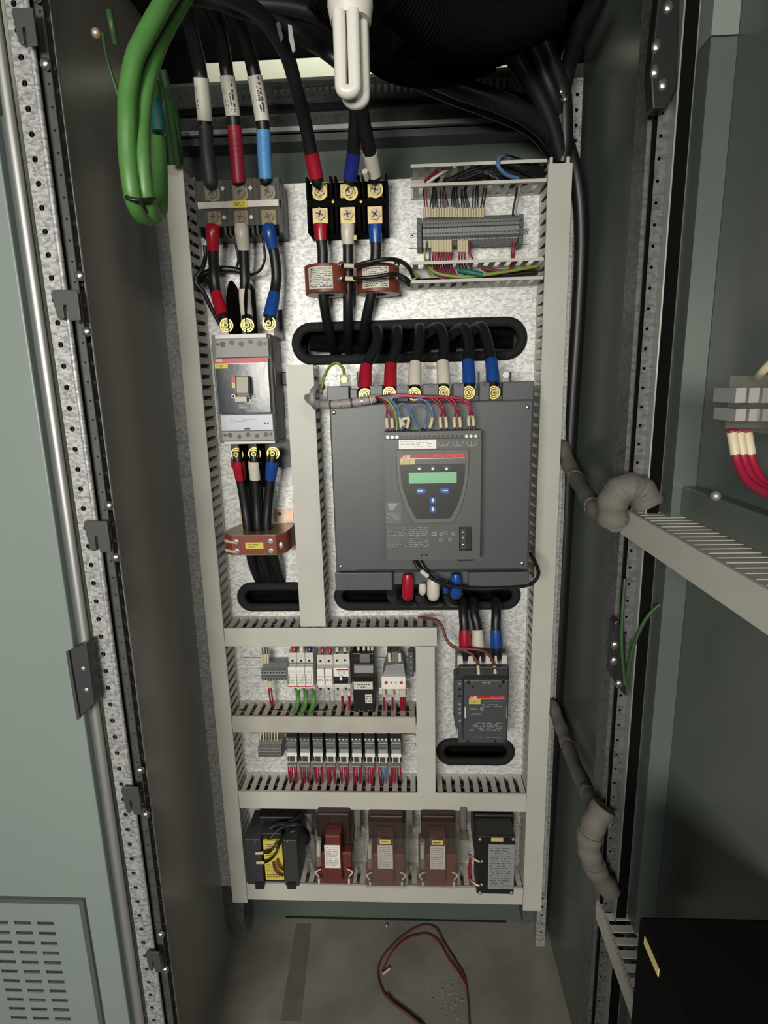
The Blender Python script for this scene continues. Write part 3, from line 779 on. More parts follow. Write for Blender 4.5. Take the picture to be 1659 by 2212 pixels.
rs = part(MB().box(FB[0],FB[1],YM-.0008,YM-.0001,FB[3]-.0085,FB[3]), 'red_stripe', 'red_stripe', fc)
part(MB().box(FB[0],FB[1],YM-.0008,YM-.0001,FB[3]-.0100,FB[3]-.0087), 'white_line', 'white', fc)
text('ABB',466,775.5,480,781.5,YM-.001,'white',fc); text('SACE Tmax',541,774.5,574,781,YM-.001,'print_pink',fc)
yl = part(MB().bx(464,785.5,492,796,YM-.0009,YM-.0001), 'tag', 'yellow', fc)
print_rows(468,788,489,794,YM-.001,2,'print',fc,4)
part(MB().disc(tuple(P(566.5,788.5,YM-.0001)),.0058,.0008), 'dot', 'white', fc)
part(MB().bx(500.5,814.5,509,826,YM-.0012,YM-.0001), 'on_mark', 'red_stripe', fc); part(MB().bx(501,826.5,508,838,YM-.0012,YM-.0001), 'off_mark', 'yellow_pale', fc)
x0,x1,z0,z1 = rc(509,812,540,862,YM-.004)
part(MB().box(x0,x1,YM-.004,YM-.0001,z0,z1), 'handle_frame', 'blackgrey', fc, bev=.001)
hx0,hx1,hz0,hz1 = rc(511,813,536,848,YM-.018)
part(MB().prismx([(YM-.016,hz1),(YM-.022,hz0),(YM-.014,hz0-.006),(YM-.0041,hz0-.007),(YM-.0041,hz1)],hx0,hx1), 'toggle_handle', 'handle', cb, bev=.001)
part(MB().bx(507,857,533,868,YM-.008,YM-.0041), 'padlock_tab', 'handle', fc, bev=.0005)
c = P(505,856,YM-.003); part(MB().ring(tuple(c),.004,.0022,.002), 'ring', 'white_plastic', fc)
tp = part(MB().bx(515,873,540,883.5,YM-.0008,YM-.0001), 'rating_plate', 'mccb_side', fc); print_rows(517,875,538,882,YM-.0009,2,'print_light',fc,8)
text('T5',541,851,552,860,YM-.0008,'print_grey',fc)
print_rows(498,905,560,912,YM+.0009,2,'print_grey',cb,5,.3); part(MB().bx(528,924,540,928,YM+.0004,YM+.0009),'mark','print',cb)
for px,py in ((573,914),(579,914)): part(MB().disc(tuple(P(px,py,YM+.0009)),.0017,.0005), 'trip_hole', 'print', cb)
# side vents of the breaker
sx = FB[1]
for k,(zt_,zb_) in enumerate(((.185,.150),(.14,.105),(.095,.045))):
    zz = P(590,955,YM).z; part(MB().box(rc(464,722,592,956,YM+.01)[1]-.0022,rc(464,722,592,956,YM+.01)[1]-.0005,YM+.03,YM+.08,zz+zb_,zz+zt_), 'side_rib', 'mccb_grey' if k == 1 else 'blackgrey', cb)
for px,py in ((490,703),(535,703),(582,699)): lugbolt(cb, px, py, 1.10)
for px,py in ((512.5,981),(550.5,980),(590.6,979)): lugbolt(cb, px, py, 1.105)
for px,py in ((581,715),(593,962)): pass
# insulation barriers between the phases
def barrier(pxf, zt_, zb_, Y0, label, rnd):
    x = P(pxf, (zt_+zb_)/2, Y0).x; z1_, z0_ = P(pxf,zt_,Y0).z, P(pxf,zb_,Y0).z
    pts = [(Y0,z0_),(YP-.003,z0_)]
    if rnd > 0: pts += [(YP-.003,z1_-.01)]+[(YP-.003-(YP-.003-Y0)*k/8, z1_-.01+.010*math.sin(PI*.5*k/4) if k<=4 else z1_-.04*((k-4)/4)**2) for k in range(1,9)]
    else: pts = [(Y0,z1_),(YP-.003,z1_),(YP-.003,z0_),(Y0+.02,z0_)]
    top(MB().prismx(pts, x-.0008, x+.0008), 'phase_barrier', 'black_matte', label, 'insulating barrier', 'breaker phase barriers')
barrier(490,597,724,1.095,'black insulating sheet above breaker, between red and white cables',1)
barrier(528,599,724,1.095,'black insulating sheet above breaker, between white and blue cables',1)
barrier(519,956,1058,1.088,'black insulating sheet below breaker, between red and white cables',0)
barrier(557,956,1058,1.088,'black insulating sheet below breaker, between white and blue cables',0)
top(MB().bx(590,668,611,735,1.165,1.167), 'insulation_plate', 'black', 'black insulation sheet behind the top right of the breaker', 'plate')
top(MB().prism(PL([(498,955),(600,955),(611,950),(628,950),(630,954),(630,1009),(498,1009)],1.15),1.15,1.152), 'insulation_plate', 'blackgrey', 'black insulation plate showing below the breaker', 'plate')
top(MB().bx(608,803,640,832,1.155,1.175), 'bracket', 'black', 'small black block between breaker and vertical duct', 'bracket', bev=.002)
# cables from the breaker through the lower ring transformer into the slot
for k,(pp,lb,tm) in enumerate([
    ([(512,975,1.108),(515,1000,1.108),(521,1040,1.115),(529,1090,1.12),(536,1145,1.12),(543,1205,1.135),(556,1245,1.17),(574,1280,1.24)], 'red-sleeved cable from breaker down into the oval slot', 'red_shrink'),
    ([(550,975,1.108),(550,1000,1.108),(552,1040,1.115),(555,1090,1.12),(558,1145,1.12),(568,1205,1.135),(582,1245,1.17),(600,1280,1.24)], 'white-sleeved cable from breaker down into the oval slot', 'white_shrink'),
    ([(591,975,1.108),(588,1000,1.108),(584,1040,1.115),(579,1090,1.12),(577,1145,1.12),(592,1205,1.135),(606,1245,1.17),(622,1280,1.24)], 'blue-sleeved cable from breaker down into the oval slot', 'blue_shrink')]):
    power_cable(pp, .0098, lb, [(995,1038,tm,1.3,'sleeve')])
# extra cables behind
power_cable([(531,1036,1.14),(541,1090,1.14),(548,1145,1.14),(560,1210,1.15),(572,1250,1.18),(590,1280,1.25)],.0085,'black cable tucked behind the red-sleeved breaker cable')
power_cable([(571,1040,1.14),(570,1090,1.14),(568,1145,1.14),(580,1210,1.15),(594,1250,1.18),(612,1280,1.25)],.0085,'black cable tucked behind the blue-sleeved breaker cable')

# ================================================================== CURRENT TRANSFORMERS
def ring_ct(label, l, t, r, b, lab, studs, seed):
    Y = 1.075
    x0,x1,z0,z1 = rc(l,t,r,b,Y); cx=(x0+x1)/2; ro=(x1-x0)/2*1.0; cy = Y+.048; n=40
    root = thing('current_transformer', label, 'current transformer', (cx,YP,z0))
    vs=[]; ri=ro*.40; ell=.78
    mb=MB()
    for zz in (z0,z1):
        for rr in (ro,ri): vs += [(cx+rr*math.cos(2*PI*i/n), cy+rr*ell*math.sin(2*PI*i/n)*1.25, zz) for i in range(n)]
    f=[]
    for i in range(n):
        j=(i+1)%n; f += [(i,j,2*n+j,2*n+i),(n+i,3*n+i,3*n+j,n+j)]
    mb.add(vs,f,True)
    part(mb,'core','ct_red',root)
    for zz in (z0-.0008,z1+.0008):
        v=[(cx+rr*math.cos(2*PI*i/n), cy+rr*ell*math.sin(2*PI*i/n)*1.25, zz) for rr in (ro*.99,ri) for i in range(n)]
        part(MB().add(v,[(i,(i+1)%n,n+(i+1)%n,n+i) for i in range(n)]),'end_face','white' if zz<z0 else 'ct_red',root)
    # curved paper label on the front
    h=z1-z0; a0,a1=lab
    vs=[]; k=14
    for i in range(k+1):
        a=-PI/2+(a0+(a1-a0)*i/k); 
        for zz in (z0+.12*h,z1-.10*h): vs.append((cx+ro*1.008*math.cos(a), cy+ro*1.008*ell*1.25*math.sin(a), zz))
    lb=part(MB().add(vs,[(2*i,2*i+2,2*i+3,2*i+1) for i in range(k)],True),'label','sleeve',root)
    rd=random.Random(seed); pm=MB()
    for row in range(11):
        zz=z1-.17*h-row*h*.064; i=0.06
        while i<.94:
            w=rd.uniform(.03,.11)
            if rd.random()<.75:
                v=[]
                for u in (i,min(i+w,.95)):
                    a=-PI/2+a0+(a1-a0)*u
                    for dz in (-.0006,.0006): v.append((cx+ro*1.012*math.cos(a),cy+ro*1.012*ell*1.25*math.sin(a),zz+dz*(1.6 if row in (0,10) else 1)))
                pm.add(v,[(0,2,3,1)])
            i+=w+.02
    part(pm,'print','print',lb)
    for px,py in studs:
        c=P(px,py,Y+.022); part(MB().sph(tuple(c),.006,12,(1,.8,1)),'stud','steel',root)
    part(MB().box(cx-.035,cx+.035,cy+ro*ell*1.25-.004,YP-.0005,z0+.01,z0+.02).box(cx-.03,cx+.03,YP-.004,YP-.0004,z0+.0,z0+.04),'bracket','steel',root)
    return root
ct1=ring_ct('left of two red-brown ring transformers below the brass terminal block',649,566,743,628,(-.78,.45),((737,572),(737,601)),1)
ct2=ring_ct('right of two red-brown ring transformers, wires crossing its white label',765,566,862,626,(-.72,.55),((857,571),(859,600)),2)
for k,(pp,lb,tm,a,b) in enumerate([
    ([(692,485,1.118),(693,510,1.118),(697,545,1.12),(697,590,1.123),(699,640,1.127),(706,690,1.15),(716,735,1.195),(722,760,1.24)],'cable with red upper sleeve passing through the left ring transformer','red_shrink',480,524),
    ([(751,486,1.118),(751,510,1.118),(752,545,1.123),(752,600,1.13),(752,660,1.14),(752,710,1.165),(753,760,1.23)],'cable with white upper sleeve running between the two ring transformers','white_shrink',483,528),
    ([(810,487,1.118),(811,510,1.118),(812,545,1.12),(808,590,1.123),(802,640,1.127),(791,690,1.15),(786,735,1.195),(784,762,1.24)],'cable with blue upper sleeve passing through the right ring transformer','blue_shrink',484,528)]):
    power_cable(pp,.0100,lb,[(a,b,tm,1.28,'sleeve')])
mb=MB().bx(764,508,770,518,1.115,1.119); top(mb,'cable_marker','yellow_pale','tiny cream tag beside the white sleeve under the brass block','marker')
wire([(738,574,1.085),(765,574,1.07),(800,565,1.06),(840,560,1.065),(868,566,1.09),(885,582,1.12),(893,600,1.13)],.0036,'cable','upper black-green wire crossing the right ring transformer','wire','ring transformer wires',sleeves=[])
wire([(740,603,1.085),(770,601,1.062),(810,598,1.058),(850,592,1.065),(873,599,1.10),(890,610,1.12),(905,603,1.135)],.0034,'cable','lower black wire crossing the right ring transformer label','wire','ring transformer wires')
wire([(845,558,1.10),(862,562,1.11),(880,573,1.125),(892,588,1.13),(905,600,1.14)],.0032,'wire_gy','green-yellow wire arching over the right ring transformer','wire','ring transformer wires')
wire([(862,603,1.09),(878,612,1.12),(885,618,1.125)],.003,'cable','short black wire from the right ring transformer to the open duct','wire','ring transformer wires')
for (a,b,lb) in ((743,574,'upper'),(746,602,'lower')):
    top(MB().tube([P(a,b,1.066),P(a+22,b+1,1.066)],.0042,10),'marker_sleeve','marker',lb+' cream wire marker crossing the middle cable between ring transformers','marker')

# core balance transformer
YC=1.07
zc=thing('core_balance_transformer','brown boxed ring transformer with yellow label below the breaker','current transformer',P(550,1200,YP-.001))
fx0,fx1,fz0,fz1=rc(501.6,1155,597,1199,YC)
cwx=P(617,1178,YC+.014).x; bx1=P(634,1150,YP-.035).x; bx0=P(487,1165,YC+.02).x
pts=[(fx0,YC),(fx1,YC),(cwx,YC+.016),(bx1,YC+.05),(bx1,YP-.022),(bx0+.01,YP-.022),(bx0-.002,YC+.045),(bx0,YC+.016)]
def ring_prism(pts, hole, z0, z1):
    cu=MB(); return cu.sheet(pts,[hole],z1-z0,lambda u,v,w:(u,v,(z0+z1)/2+w))
hc=P(561,1137,(YC+YP)/2).x; hy=YC+.052; hole=[(hc+.030*math.cos(2*PI*i/24),hy+.024*math.sin(2*PI*i/24)) for i in range(24)]
part(ring_prism(pts,hole,fz0+.002,fz1-.002),'body','ct_red',zc)
for za,zb in ((fz1-.002,fz1),(fz0,fz0+.002)): part(ring_prism([(a,b-.0015 if b<YC+.02 else b) for a,b in pts],hole,za,zb),'end_plate','ct_brown',zc)
yl=part(MB().bx(530,1172,569,1185.5,YC-.0008,YC-.0001),'label','yellow',zc,bev=.0002)
print_rows(536,1174.5,563,1183.5,YC-.0009,2,'print',zc,3)
for px,py in ((511,1170),(585,1168.5),(512.5,1190),(586,1189)):
    c=P(px,py,YC-.0005); o=part(MB().disc(tuple(c),.0052,.002).hexnut((c.x,c.y-.002,c.z),.0036,.003),'terminal_screw','steel',zc)
c=P(606,1178,YC+.008); part(MB().sph(tuple(c),.0085,14,(.8,.4,1)),'knob','dull_steel',zc)
for k,(a,b) in enumerate(((487,1168),(488,1188))):
    top(MB().tube([P(a,b,YC+.012),P(a+12,b+3,YC+.004),P(511,b+4,YC-.004)],.0032,8),'wire','marker','cream-tipped wire on the '+('upper','lower')[k]+' left screw of the brown ring transformer','wire')
for l,t,r,b in ((519,1103,530,1126),(593,1101,633,1126),(624,1165,637,1187)):
    part(MB().bx(l,t,r,b,YP-.003,YP-.0004),'mounting_tab','copper_plate',zc)
part(MB().box(bx0+.012,bx1-.002,YP-.0215,YP-.0032,fz0+.004,fz1-.004),'rear_block','ct_brown',zc)
screw(zc,604,1110,YP-.003,.0045,'bolt_dark')

# ================================================================== SOFT STARTER
YS,YCM=1.0,.968
ss=thing('soft_starter','large dark grey motor soft starter with green display at the panel centre','motor starter',P(930,1270,YP-.001))
sx0=(P(712,880,YS).x+P(725,1230,YS).x)/2; sx1=(P(1153,830,YS).x+P(1142,1230,YS).x)/2
zt_=P(930,868,YS).z; zb_=P(930,1233,YS).z
part(MB().box(sx0+.004,sx1-.004,YS+.056,YP-.0005,P(930,1268,YS+.02).z,P(930,845,YS+.06).z).box(sx0+.004,sx1-.004,YS+.024,YS+.056,P(930,1240,YS+.02).z,P(930,868,YS+.03).z),'housing','blackgrey',ss)
part(MB().box(sx0,sx1,YS,YS+.0235,zb_,zt_),'front_cover','ss_cover',ss,bev=.003)
for px,py in ((721,891),(1139,880),(735.5,1224),(1128,1217)): screw(ss,px,py,YS,.0042)
# terminal shrouds along the top
def shroud(l,t,r,b,Y=YS+.03,d=.05,name='terminal_shroud',mt='ss_cover'): return part(MB().bx(l,t,r,b,Y,Y+d),name,mt,ss,bev=.0015)
shroud(706,834,754,866); shroud(756,840,772,866); 
for l,r,t in ((799,827,832),(856,882,831),(913,948,829),(979,1003,828),(1036,1058,826)):
    s=shroud(l,t,r,868); xm=(l+r)/2
    part(MB().bx(xm-4,t-2,xm+4,t+8,YS+.0294,YS+.036),'notch','black',s)
shroud(1086,824,1153,866); part(MB().bx(775,858,1090,869,YS+.047,YS+.055),'terminal_floor','blackgrey',ss)
for x in (771,1036,1104):
    part(MB().bx(x-1,803,x+1,835,YS+.05,YS+.075),'divider','ss_cover',ss)
for px,py,l,r in ((744,820,734,757),(1092,810,1083,1100)):
    tb_=part(MB().bx(l,py-11,r,py+22,YS+.06,YS+.063),'mounting_tab','wire_grey',ss); c=P(px,py,YS+.0598)
    part(MB().hexnut(tuple(c),.0065,.005),'bolt','zinc' if l<800 else 'dull_steel',tb_)
for px,py in ((788.6,853),(841,849.5),(895,851),(957,848),(1011.6,848),(1066,848)): lugbolt(ss,px,py,YS+.038,.0078)
# lower terminal covers
part(MB().bx(724,1237,848,1276,YS+.004,YS+.03),'lower_cover','ss_cover',ss,bev=.002)
part(MB().bx(1012,1236,1143,1268,YS+.004,YS+.03),'lower_cover','ss_cover',ss,bev=.002)
part(MB().bx(849,1236,1012,1262,YS+.02,YS+.04),'lower_terminal_floor','ss_cover',ss)
x0,x1,z0,z1=rc(770,1229,1120,1233,YS); part(MB().box(x0,x1,YS-.0006,YS-.0001,z0,z1),'shadow_gap','black',ss)
# control module
cx0=(P(830,940,YCM).x+P(835,1205,YCM).x)/2; cx1=(P(1040,940,YCM).x+P(1037,1205,YCM).x)/2
cz1=P(935,931,YCM).z; cz0=P(935,1209,YCM).z
module=part(MB().sheet([(cx0,cz0),(cx1,cz0),(cx1,cz1),(cx0,cz1)],[[*PL([(992,1138),(1020,1138),(1020,1190),(992,1190)],YCM)]],YS-YCM-.0002,lambda u,v,w:(u,(YCM+YS)/2+w,v)),'control_module','ss_module',ss)
part(MB().bx(990,1136,1022,1212,YCM+.018,YCM+.022),'recess_floor','black',module)
part(MB().bx(993,1142,1006,1188,YCM+.012,YCM+.0178),'port','blackgrey',module)
for py in (1150,1177): screw(module,1000,py,YCM+.012,.003)
part(MB().disc(tuple(P(1000.5,1161,YCM+.0118)),.0016,.0005),'port_screw','dull_steel',module)
# shield-shaped panel
def curve_side(pts): return pts
frame=[(855,972),(1013,970),(1014,985),(1012,1030),(1006,1065),(993,1105),(980,1130),(893,1132),(877,1105),(864,1065),(857,1030)]
part(MB().prism(PL(frame,YCM-.003),YCM-.003,YCM-.0002),'bezel','ss_frame',module,bev=.0012)
hm=[(864.5,1003),(1005,1001.5),(1003,1035),(998,1062),(988,1092),(974,1117),(970,1119.5),(902,1121),(897,1117),(882,1090),(870,1055),(866.5,1035)]
hmi=part(MB().prism(PL(hm,YCM-.004),YCM-.004,YCM-.0031),'keypad','hmi',ss,bev=.0003)
YK=YCM-.0041
part(MB().bx(864,981,1004,989.3,YCM-.0038,YCM-.0031),'red_stripe','red_stripe',module); part(MB().bx(864,989.8,1004,991,YCM-.0038,YCM-.0031),'white_line','white',module)
text('ABB',869.5,982.8,886,989,YCM-.0039,'white',module); text('PST210-600-70',938,980.5,1002,987.5,YCM-.0039,'print_pink',module)
part(MB().bx(864,992.5,896,1003.5,YCM-.0042,YCM-.0032),'tag','yellow_pale',module); print_rows(866,994,894,1002,YCM-.0043,2,'dust',module,2,.3)
part(MB().bx(883,1020.5,986.5,1044,YK-.0004,YK),'display','lcd',hmi)
for px,s,w in ((905.5,'Power on',14),(935,'Fault',8),(964.5,'Protection',17)):
    part(MB().disc(tuple(P(px,1012.5,YK)),.0024,.0006),'indicator','white',hmi); text(s,px-w/2,1005,px+w/2,1008.5,YK-.0002,'print_grey',hmi)
def tear(cx,cy,sg):
    pts=[]; 
    for i in range(13):
        a=PI/2+PI*i/12; pts.append((cx-sg*4.5+sg*7*math.cos(a)*1.0, cy-7*math.sin(a)))
    return pts+[(cx+sg*10.5,cy+4),(cx+sg*11,cy-3),(cx+sg*8,cy-5.5)]
for cx,cy,sg in ((910,1060.5,1),(960,1059.5,-1)):
    b_=part(MB().prism(PL(tear(cx,cy,sg),YK),YK-.0022,YK),'button','button',hmi,bev=.0004)
    part(MB().bx(cx-sg*2-5.5,cy-1,cx-sg*2+5.5,cy+1.2,YK-.0026,YK-.0023),'symbol','white',b_)
for cy,s in ((1080.5,1),(1100,-1)):
    c=P(935,cy,YK); b_=part(MB().disc(tuple(c),.0060,.0022,28),'button','button',hmi,bev=.0003)
    mb=MB(); q=[(935-1.4,cy+4*s),(935+1.4,cy+4*s),(935+1.4,cy-1*s),(935+2.8,cy-1*s),(935,cy-4.5*s),(935-2.8,cy-1*s),(935-1.4,cy-1*s)]
    mb.prism(PL(q,YK-.0023),YK-.0027,YK-.0024); part(mb,'symbol','white',b_)
# terminal strip at the top of the module
part(MB().bx(831,931,1040,948,YCM-.006,YCM-.0002),'terminal_strip','ss_module',module,bev=.001)
for k in range(20):
    px=837.5+k*10.0; part(MB().disc(tuple(P(px,944.3-k*.12,YCM-.006)),.0026,.0006,12),'terminal_screw','steel' if (k<3 or k>16) else 'black',module)
part(MB().bx(861.5,950,942.5,969.5,YCM-.0006,YCM-.0001),'terminal_label','white',module)
print_rows(864,951.5,940,961,YCM-.0007,3,'print_grey',module,11,.35); print_rows(864,963,940,967,YCM-.0007,1,'print_grey',module,12,.3)
print_rows(834,951,858,968,YCM-.0006,4,'print_grey',module,13,.3)
for px in (957,988,1018):
    mb=MB()
    for a,b in (((px-11,954),(px-7,963)),((px-7,963),(px+9,962.5)),((px+9,962.5),(px+13,953)),((px,952),(px,962))): mb.tube([P(a[0],a[1],YCM-.0003),P(b[0],b[1],YCM-.0003)],.00045,4)
    part(mb,'print','print_light',module)
# lower certification label
part(MB().bx(833,1083,867,1130,YCM-.0006,YCM-.0001),'warning_label','ss_frame',module)
part(MB().prism(PL([(838,1087),(859,1087),(858,1092),(853,1096),(852,1102),(842,1102),(841,1096),(838,1093)],YCM-.0007),YCM-.0011,YCM-.0007),'symbol','print_grey',module)
print_rows(836,1107,868,1130,YCM-.0007,5,'print_grey',module,15,.35)
print_rows(836,1138,930,1182,YCM-.0004,11,'print_grey',module,16,.34,cols=2)
text('CE',932,1149,943,1157,YCM-.0004,'print_light',module)
for px,py in ((953,1153),(963,1151),(979,1152.5),(952,1166),(972,1166)):
    part(MB().ring(tuple(P(px,py,YCM-.0003)),.0032,.002,.0004,16),'mark','print_grey',module)
for px in (911,921): part(MB().bx(px-2.5,1197.5,px+2.5,1202,YCM-.0005,YCM-.0001),'slot','black',module)
# phase cables looping out of the slot above
for k,(sx,sy,ax,ay,bx_,cm,lb) in enumerate([
    (789,842,815,713,818,'red_shrink','first red-sleeved'),(843,840,858,713,850,'red_shrink','second red-sleeved'),
    (896,836,907,709,900,'white_shrink','first white-sleeved'),(958,834,946,708,918,'white_shrink','second white-sleeved'),
    (1013,832,1000,709,975,'blue_shrink','first blue-sleeved'),(1064,830,1038,706,1012,'blue_shrink','second blue-sleeved')]):
    bend = 16 if k < 3 else -3
    pp=[(sx,sy+8,YS+.046),(sx,sy-20,YS+.055),(sx+(ax-sx)*.15,sy-55,YS+.07),(ax-(0 if k<3 else -14),ay+30,YS+.095),(ax,ay,YS+.125),(bx_+ (2 if k<3 else -6),ay+22,YS+.165),(bx_,ay+50,YS+.225),(bx_,ay+62,YS+.25)]
    power_cable(pp,.0100,'black cable looping from the upper slot to the starter, '+lb,[(sy-52,sy,cm,1.22,'sleeve')],group='starter supply cables')
top(MB().bx(920,790,942,797,YP-.0012,YP-.0004),'plate_tag','yellow_pale','tiny olive tag on the plate between the white sleeves','tag')
# boots on the load side
for x0_,x1_,t,b,m_,lb in ((868,894,1246,1294,'red_shrink','red insulating boot under the starter'),(904,921,1266,1284,'white_shrink','small white insulating boot under the starter'),(922,950,1254,1294,'white_shrink','large white insulating boot under the starter'),(956,970,1262,1281,'blue_shrink','small blue insulating boot half hidden under the starter'),(972,998,1245,1291,'blue_shrink','large blue insulating boot under the starter')):
    Y=YS+.008; q=[P((x0_+x1_)/2,t-6,Y),P((x0_+x1_)/2,t+4,Y),P((x0_+x1_)/2,b-10,Y+.002),P((x0_+x1_)/2,b-3,Y+.004),P((x0_+x1_)/2,b,Y+.005)]
    rr=(P(x1_,t,Y).x-P(x0_,t,Y).x)/2
    top(MB().tube(q,[rr*.8,rr,rr,rr*.85,rr*.45],16),'insulating_boot',m_,lb,'cable boot','boots below the starter')
for k,(xx,x2,cm,lb,yy) in enumerate(((1001,1003,'red_shrink','red-sleeved',1357),(1024,1031,'white_shrink','white-sleeved',1356),(1072,1071,'blue_shrink','blue-sleeved',1356))):
    power_cable([(xx-4,1285,1.22),(xx-1,1300,1.15),(xx,1325,1.125),(x2,1355,1.115),(x2+2,1397,1.11),(x2+4,1420,1.11)],.0100,lb+' black cable dropping from the lower slot to the contactor',[(yy,1398,cm,1.28,'sleeve')],group='contactor supply cables')
for k,(a,b,c_) in enumerate(((846,905,840),(905,960,886),(965,1000,950))):
    power_cable([(a,1278,1.06),(a+6,1294,1.09),(b-20,1300,1.13),(b,1296,1.2),(b+8,1285,1.25)],.0105,'black cable bending into the slot under the starter, '+('left','middle','right')[k]+' of three',group='starter load cables')
wire([(893,1206,YCM+.02),(903,1225,YCM+.012),(925,1245,YCM+.006),(962,1262,YCM+.01),(1020,1272,YCM+.02),(1095,1270,YCM+.03),(1145,1262,YCM+.04),(1163,1240,YCM+.05),(1155,1212,YCM+.07),(1146,1195,YCM+.09)],.0034,'cable','thin black lead sweeping below the starter to the right duct','wire',sleeves=[(.15,.23,'print_light',1.25,'silver_marker')],n=10)
wire([(905,1206,YCM+.025),(915,1225,YCM+.02),(935,1248,YCM+.02),(965,1268,YCM+.03),(1000,1283,YCM+.06)],.003,'cable','second thin black lead under the starter module','wire')
# control wiring across the top of the starter
har=[(664,858,1.115),(676,868,1.06),(700,874,1.0),(740,872,.985),(785,866,.98),(812,860,.98)]
hb=top(MB().tube(path(har,10)[1],.0075,12),'wire_harness','wire_grey','grey spiral-wrapped wire bundle entering the starter from the middle duct','wire bundle')
c,w=path(har,10)
for k in range(4,len(w)-2,5): part(MB().tube([w[k],w[k+1]],.0079,12),'spiral','dull_steel' if k%2 else 'wire_brown',hb)
part(MB().tube([w[-6],w[-5]],.0092,12),'cable_tie','marker',hb)
o=top(MB().tube(path([(682,880,1.06),(676,868,1.03),(675,850,1.03),(684,838,1.05),(692,845,1.06)],8)[1],.006,10),'wrap_loop','wire_grey','translucent grey wrap loop at the edge of the middle duct','wire wrap')
wire([(690,850,1.08),(692,838,1.08),(697,835,1.09)],.006,'red_shrink','short dark red wire stub beside the middle duct','wire')
def cw(pp,m_,lb,g,mk=True):
    e=pp[-1]; 
    wire(pp,.0017,m_,lb,'wire',g,sleeves=[(e[1]-31,e[1]-6,'marker',1.75,'marker_sleeve'),(e[1]-6,e[1]+2,'black',1.5,'ferrule')] if mk else [(e[1]-5,e[1]+2,'black',1.5,'ferrule')])
YW=YCM-.004
sp=(808,859,.975)
for px,m_,hh in ((837,'wire_red',0),(848,'wire_red',2)):
    cw([sp,(825,862,.968),(836,880,.962),(px-2,903,YW),(px,932,YW)],m_,'short red control wire at the left end of the starter terminals','starter control wires')
cw([sp,(830,861,.967),(848,878,.962),(856,905,YW),(857,932,YW)],'wire_gy','green-yellow control wire into the starter terminals','starter control wires',False)
cw([sp,(835,861,.967),(856,876,.962),(864,900,YW),(867,931,YW)],'wire_blue','blue control wire right of the green-yellow one','starter control wires')
cw([(878,931,YW),(860,885,.96),(868,872,.958),(880,880,.96),(883,905,YW),(878,931,YW)],'wire_blue','blue wire looped between two starter terminals, left loop','starter control wires')
cw([(907,931,YW),(888,892,.958),(895,876,.955),(912,874,.955),(922,888,.958),(919,915,YW),(916,931,YW)],'wire_blue','round blue wire loop above the starter display','starter control wires',False)
cw([sp,(845,858,.966),(890,858,.965),(922,868,.962),(934,890,.96),(932,912,YW),(926,931,YW)],'wire_blue','long blue wire arching to the middle starter terminals','starter control wires')
for k,(e,h,nm) in enumerate(((953,0,'first'),(965,2,'second'),(983,0,'third'),(995,1,'fourth'),(1014,0,'fifth'),(1024,3,'sixth'))):
    cw([sp,(850,853+h,.966),(910,855+h,.962),(e-22,860+h,.960),(e-3+ (4 if k%2==0 else -4),885,.958),(e-2,905,YW),(e,930-k*.4,YW)],'wire_red','long red wire across the starter, '+nm+' from the left of six','starter control wires')
for k in range(3):
    wire([(812,858+k,.978),(860,852+k*2,.972),(940,858+k*2,.97),(1000,864+k*2,.97),(1018,885,.968)],.0016,'wire_red','red wire lying along the starter terminal rail, strand '+('one','two','three')[k],'wire','starter control wires')
wire([(694,842,1.06),(700,815,1.07),(714,790,1.09),(730,785,1.10),(742,798,1.09),(744,815,1.068)],.0028,'wire_gy','green-yellow earth wire arching to the starter mounting bolt','wire')

# ================================================================== CONTACTOR
YK2=1.06
kc=thing('contactor','dark grey contactor with red stripe label below the starter','contactor',P(1045,1605,YP-.001))
part(MB().bx(1001.5,1469,1097,1605,YK2,YK2+.03),'front','contactor',kc,bev=.003)
x0,x1,z0,z1=rc(990,1441,1098,1605,YK2+.03)
part(MB().box(x0,x1,YK2+.0302,YP-.0005,z0,z1),'base','contactor',kc,bev=.002)
part(MB().bx(990,1441,1098,1470,YK2+.02,YK2+.03),'upper_step','blackgrey',kc,bev=.002)
pts=[(988.5,1441),(988.5,1418),(999,1418),(1000,1432),(1003,1435),(1008,1435),(1011,1432),(1012,1418),(1022,1418),(1023,1430),(1034,1430),(1035,1418),(1039,1418),(1040,1432),(1043,1435),(1047,1435),(1049,1432),(1050,1417),(1058,1417),(1059,1429),(1068,1429),(1069,1417),(1073,1417),(1074,1431),(1077,1434),(1082,1434),(1084,1431),(1085,1416),(1095,1416),(1096,1440)]
part(MB().prism(PL(pts,YK2+.04),YK2+.04,YK2+.05),'terminal_comb','white_plastic',kc)
part(MB().bx(983,1469,1000,1571,YK2+.012,YK2+.06),'auxiliary_block','contactor',kc,bev=.0015)
for py in (1477,1489,1503,1521,1531,1541,1557): part(MB().disc(tuple(P(993,py,YK2+.012)),.003,.0006,12),'terminal_screw','dull_steel' if py not in (1489,1503) else 'black',kc)
part(MB().bx(1013.5,1503,1089.5,1509,YK2-.0008,YK2-.0001),'red_stripe','red_stripe',kc); part(MB().bx(1013.5,1509.3,1089.5,1510.6,YK2-.0008,YK2-.0001),'white_line','white',kc)
text('ABB',1016,1503.6,1031,1508.6,YK2-.001,'white',kc); text('A210-30',1060,1503,1087,1508,YK2-.001,'print_pink',kc)
part(MB().bx(1013,1511,1038,1521,YK2-.0009,YK2-.0001),'tag','yellow',kc); print_rows(1015,1513,1036,1519.5,YK2-.001,2,'print',kc,5)
print_rows(1042,1513,1088,1527,YK2-.0004,4,'print_grey',kc,21,.3); print_rows(1015,1528,1034,1534,YK2-.0004,2,'print_grey',kc,22,.4)
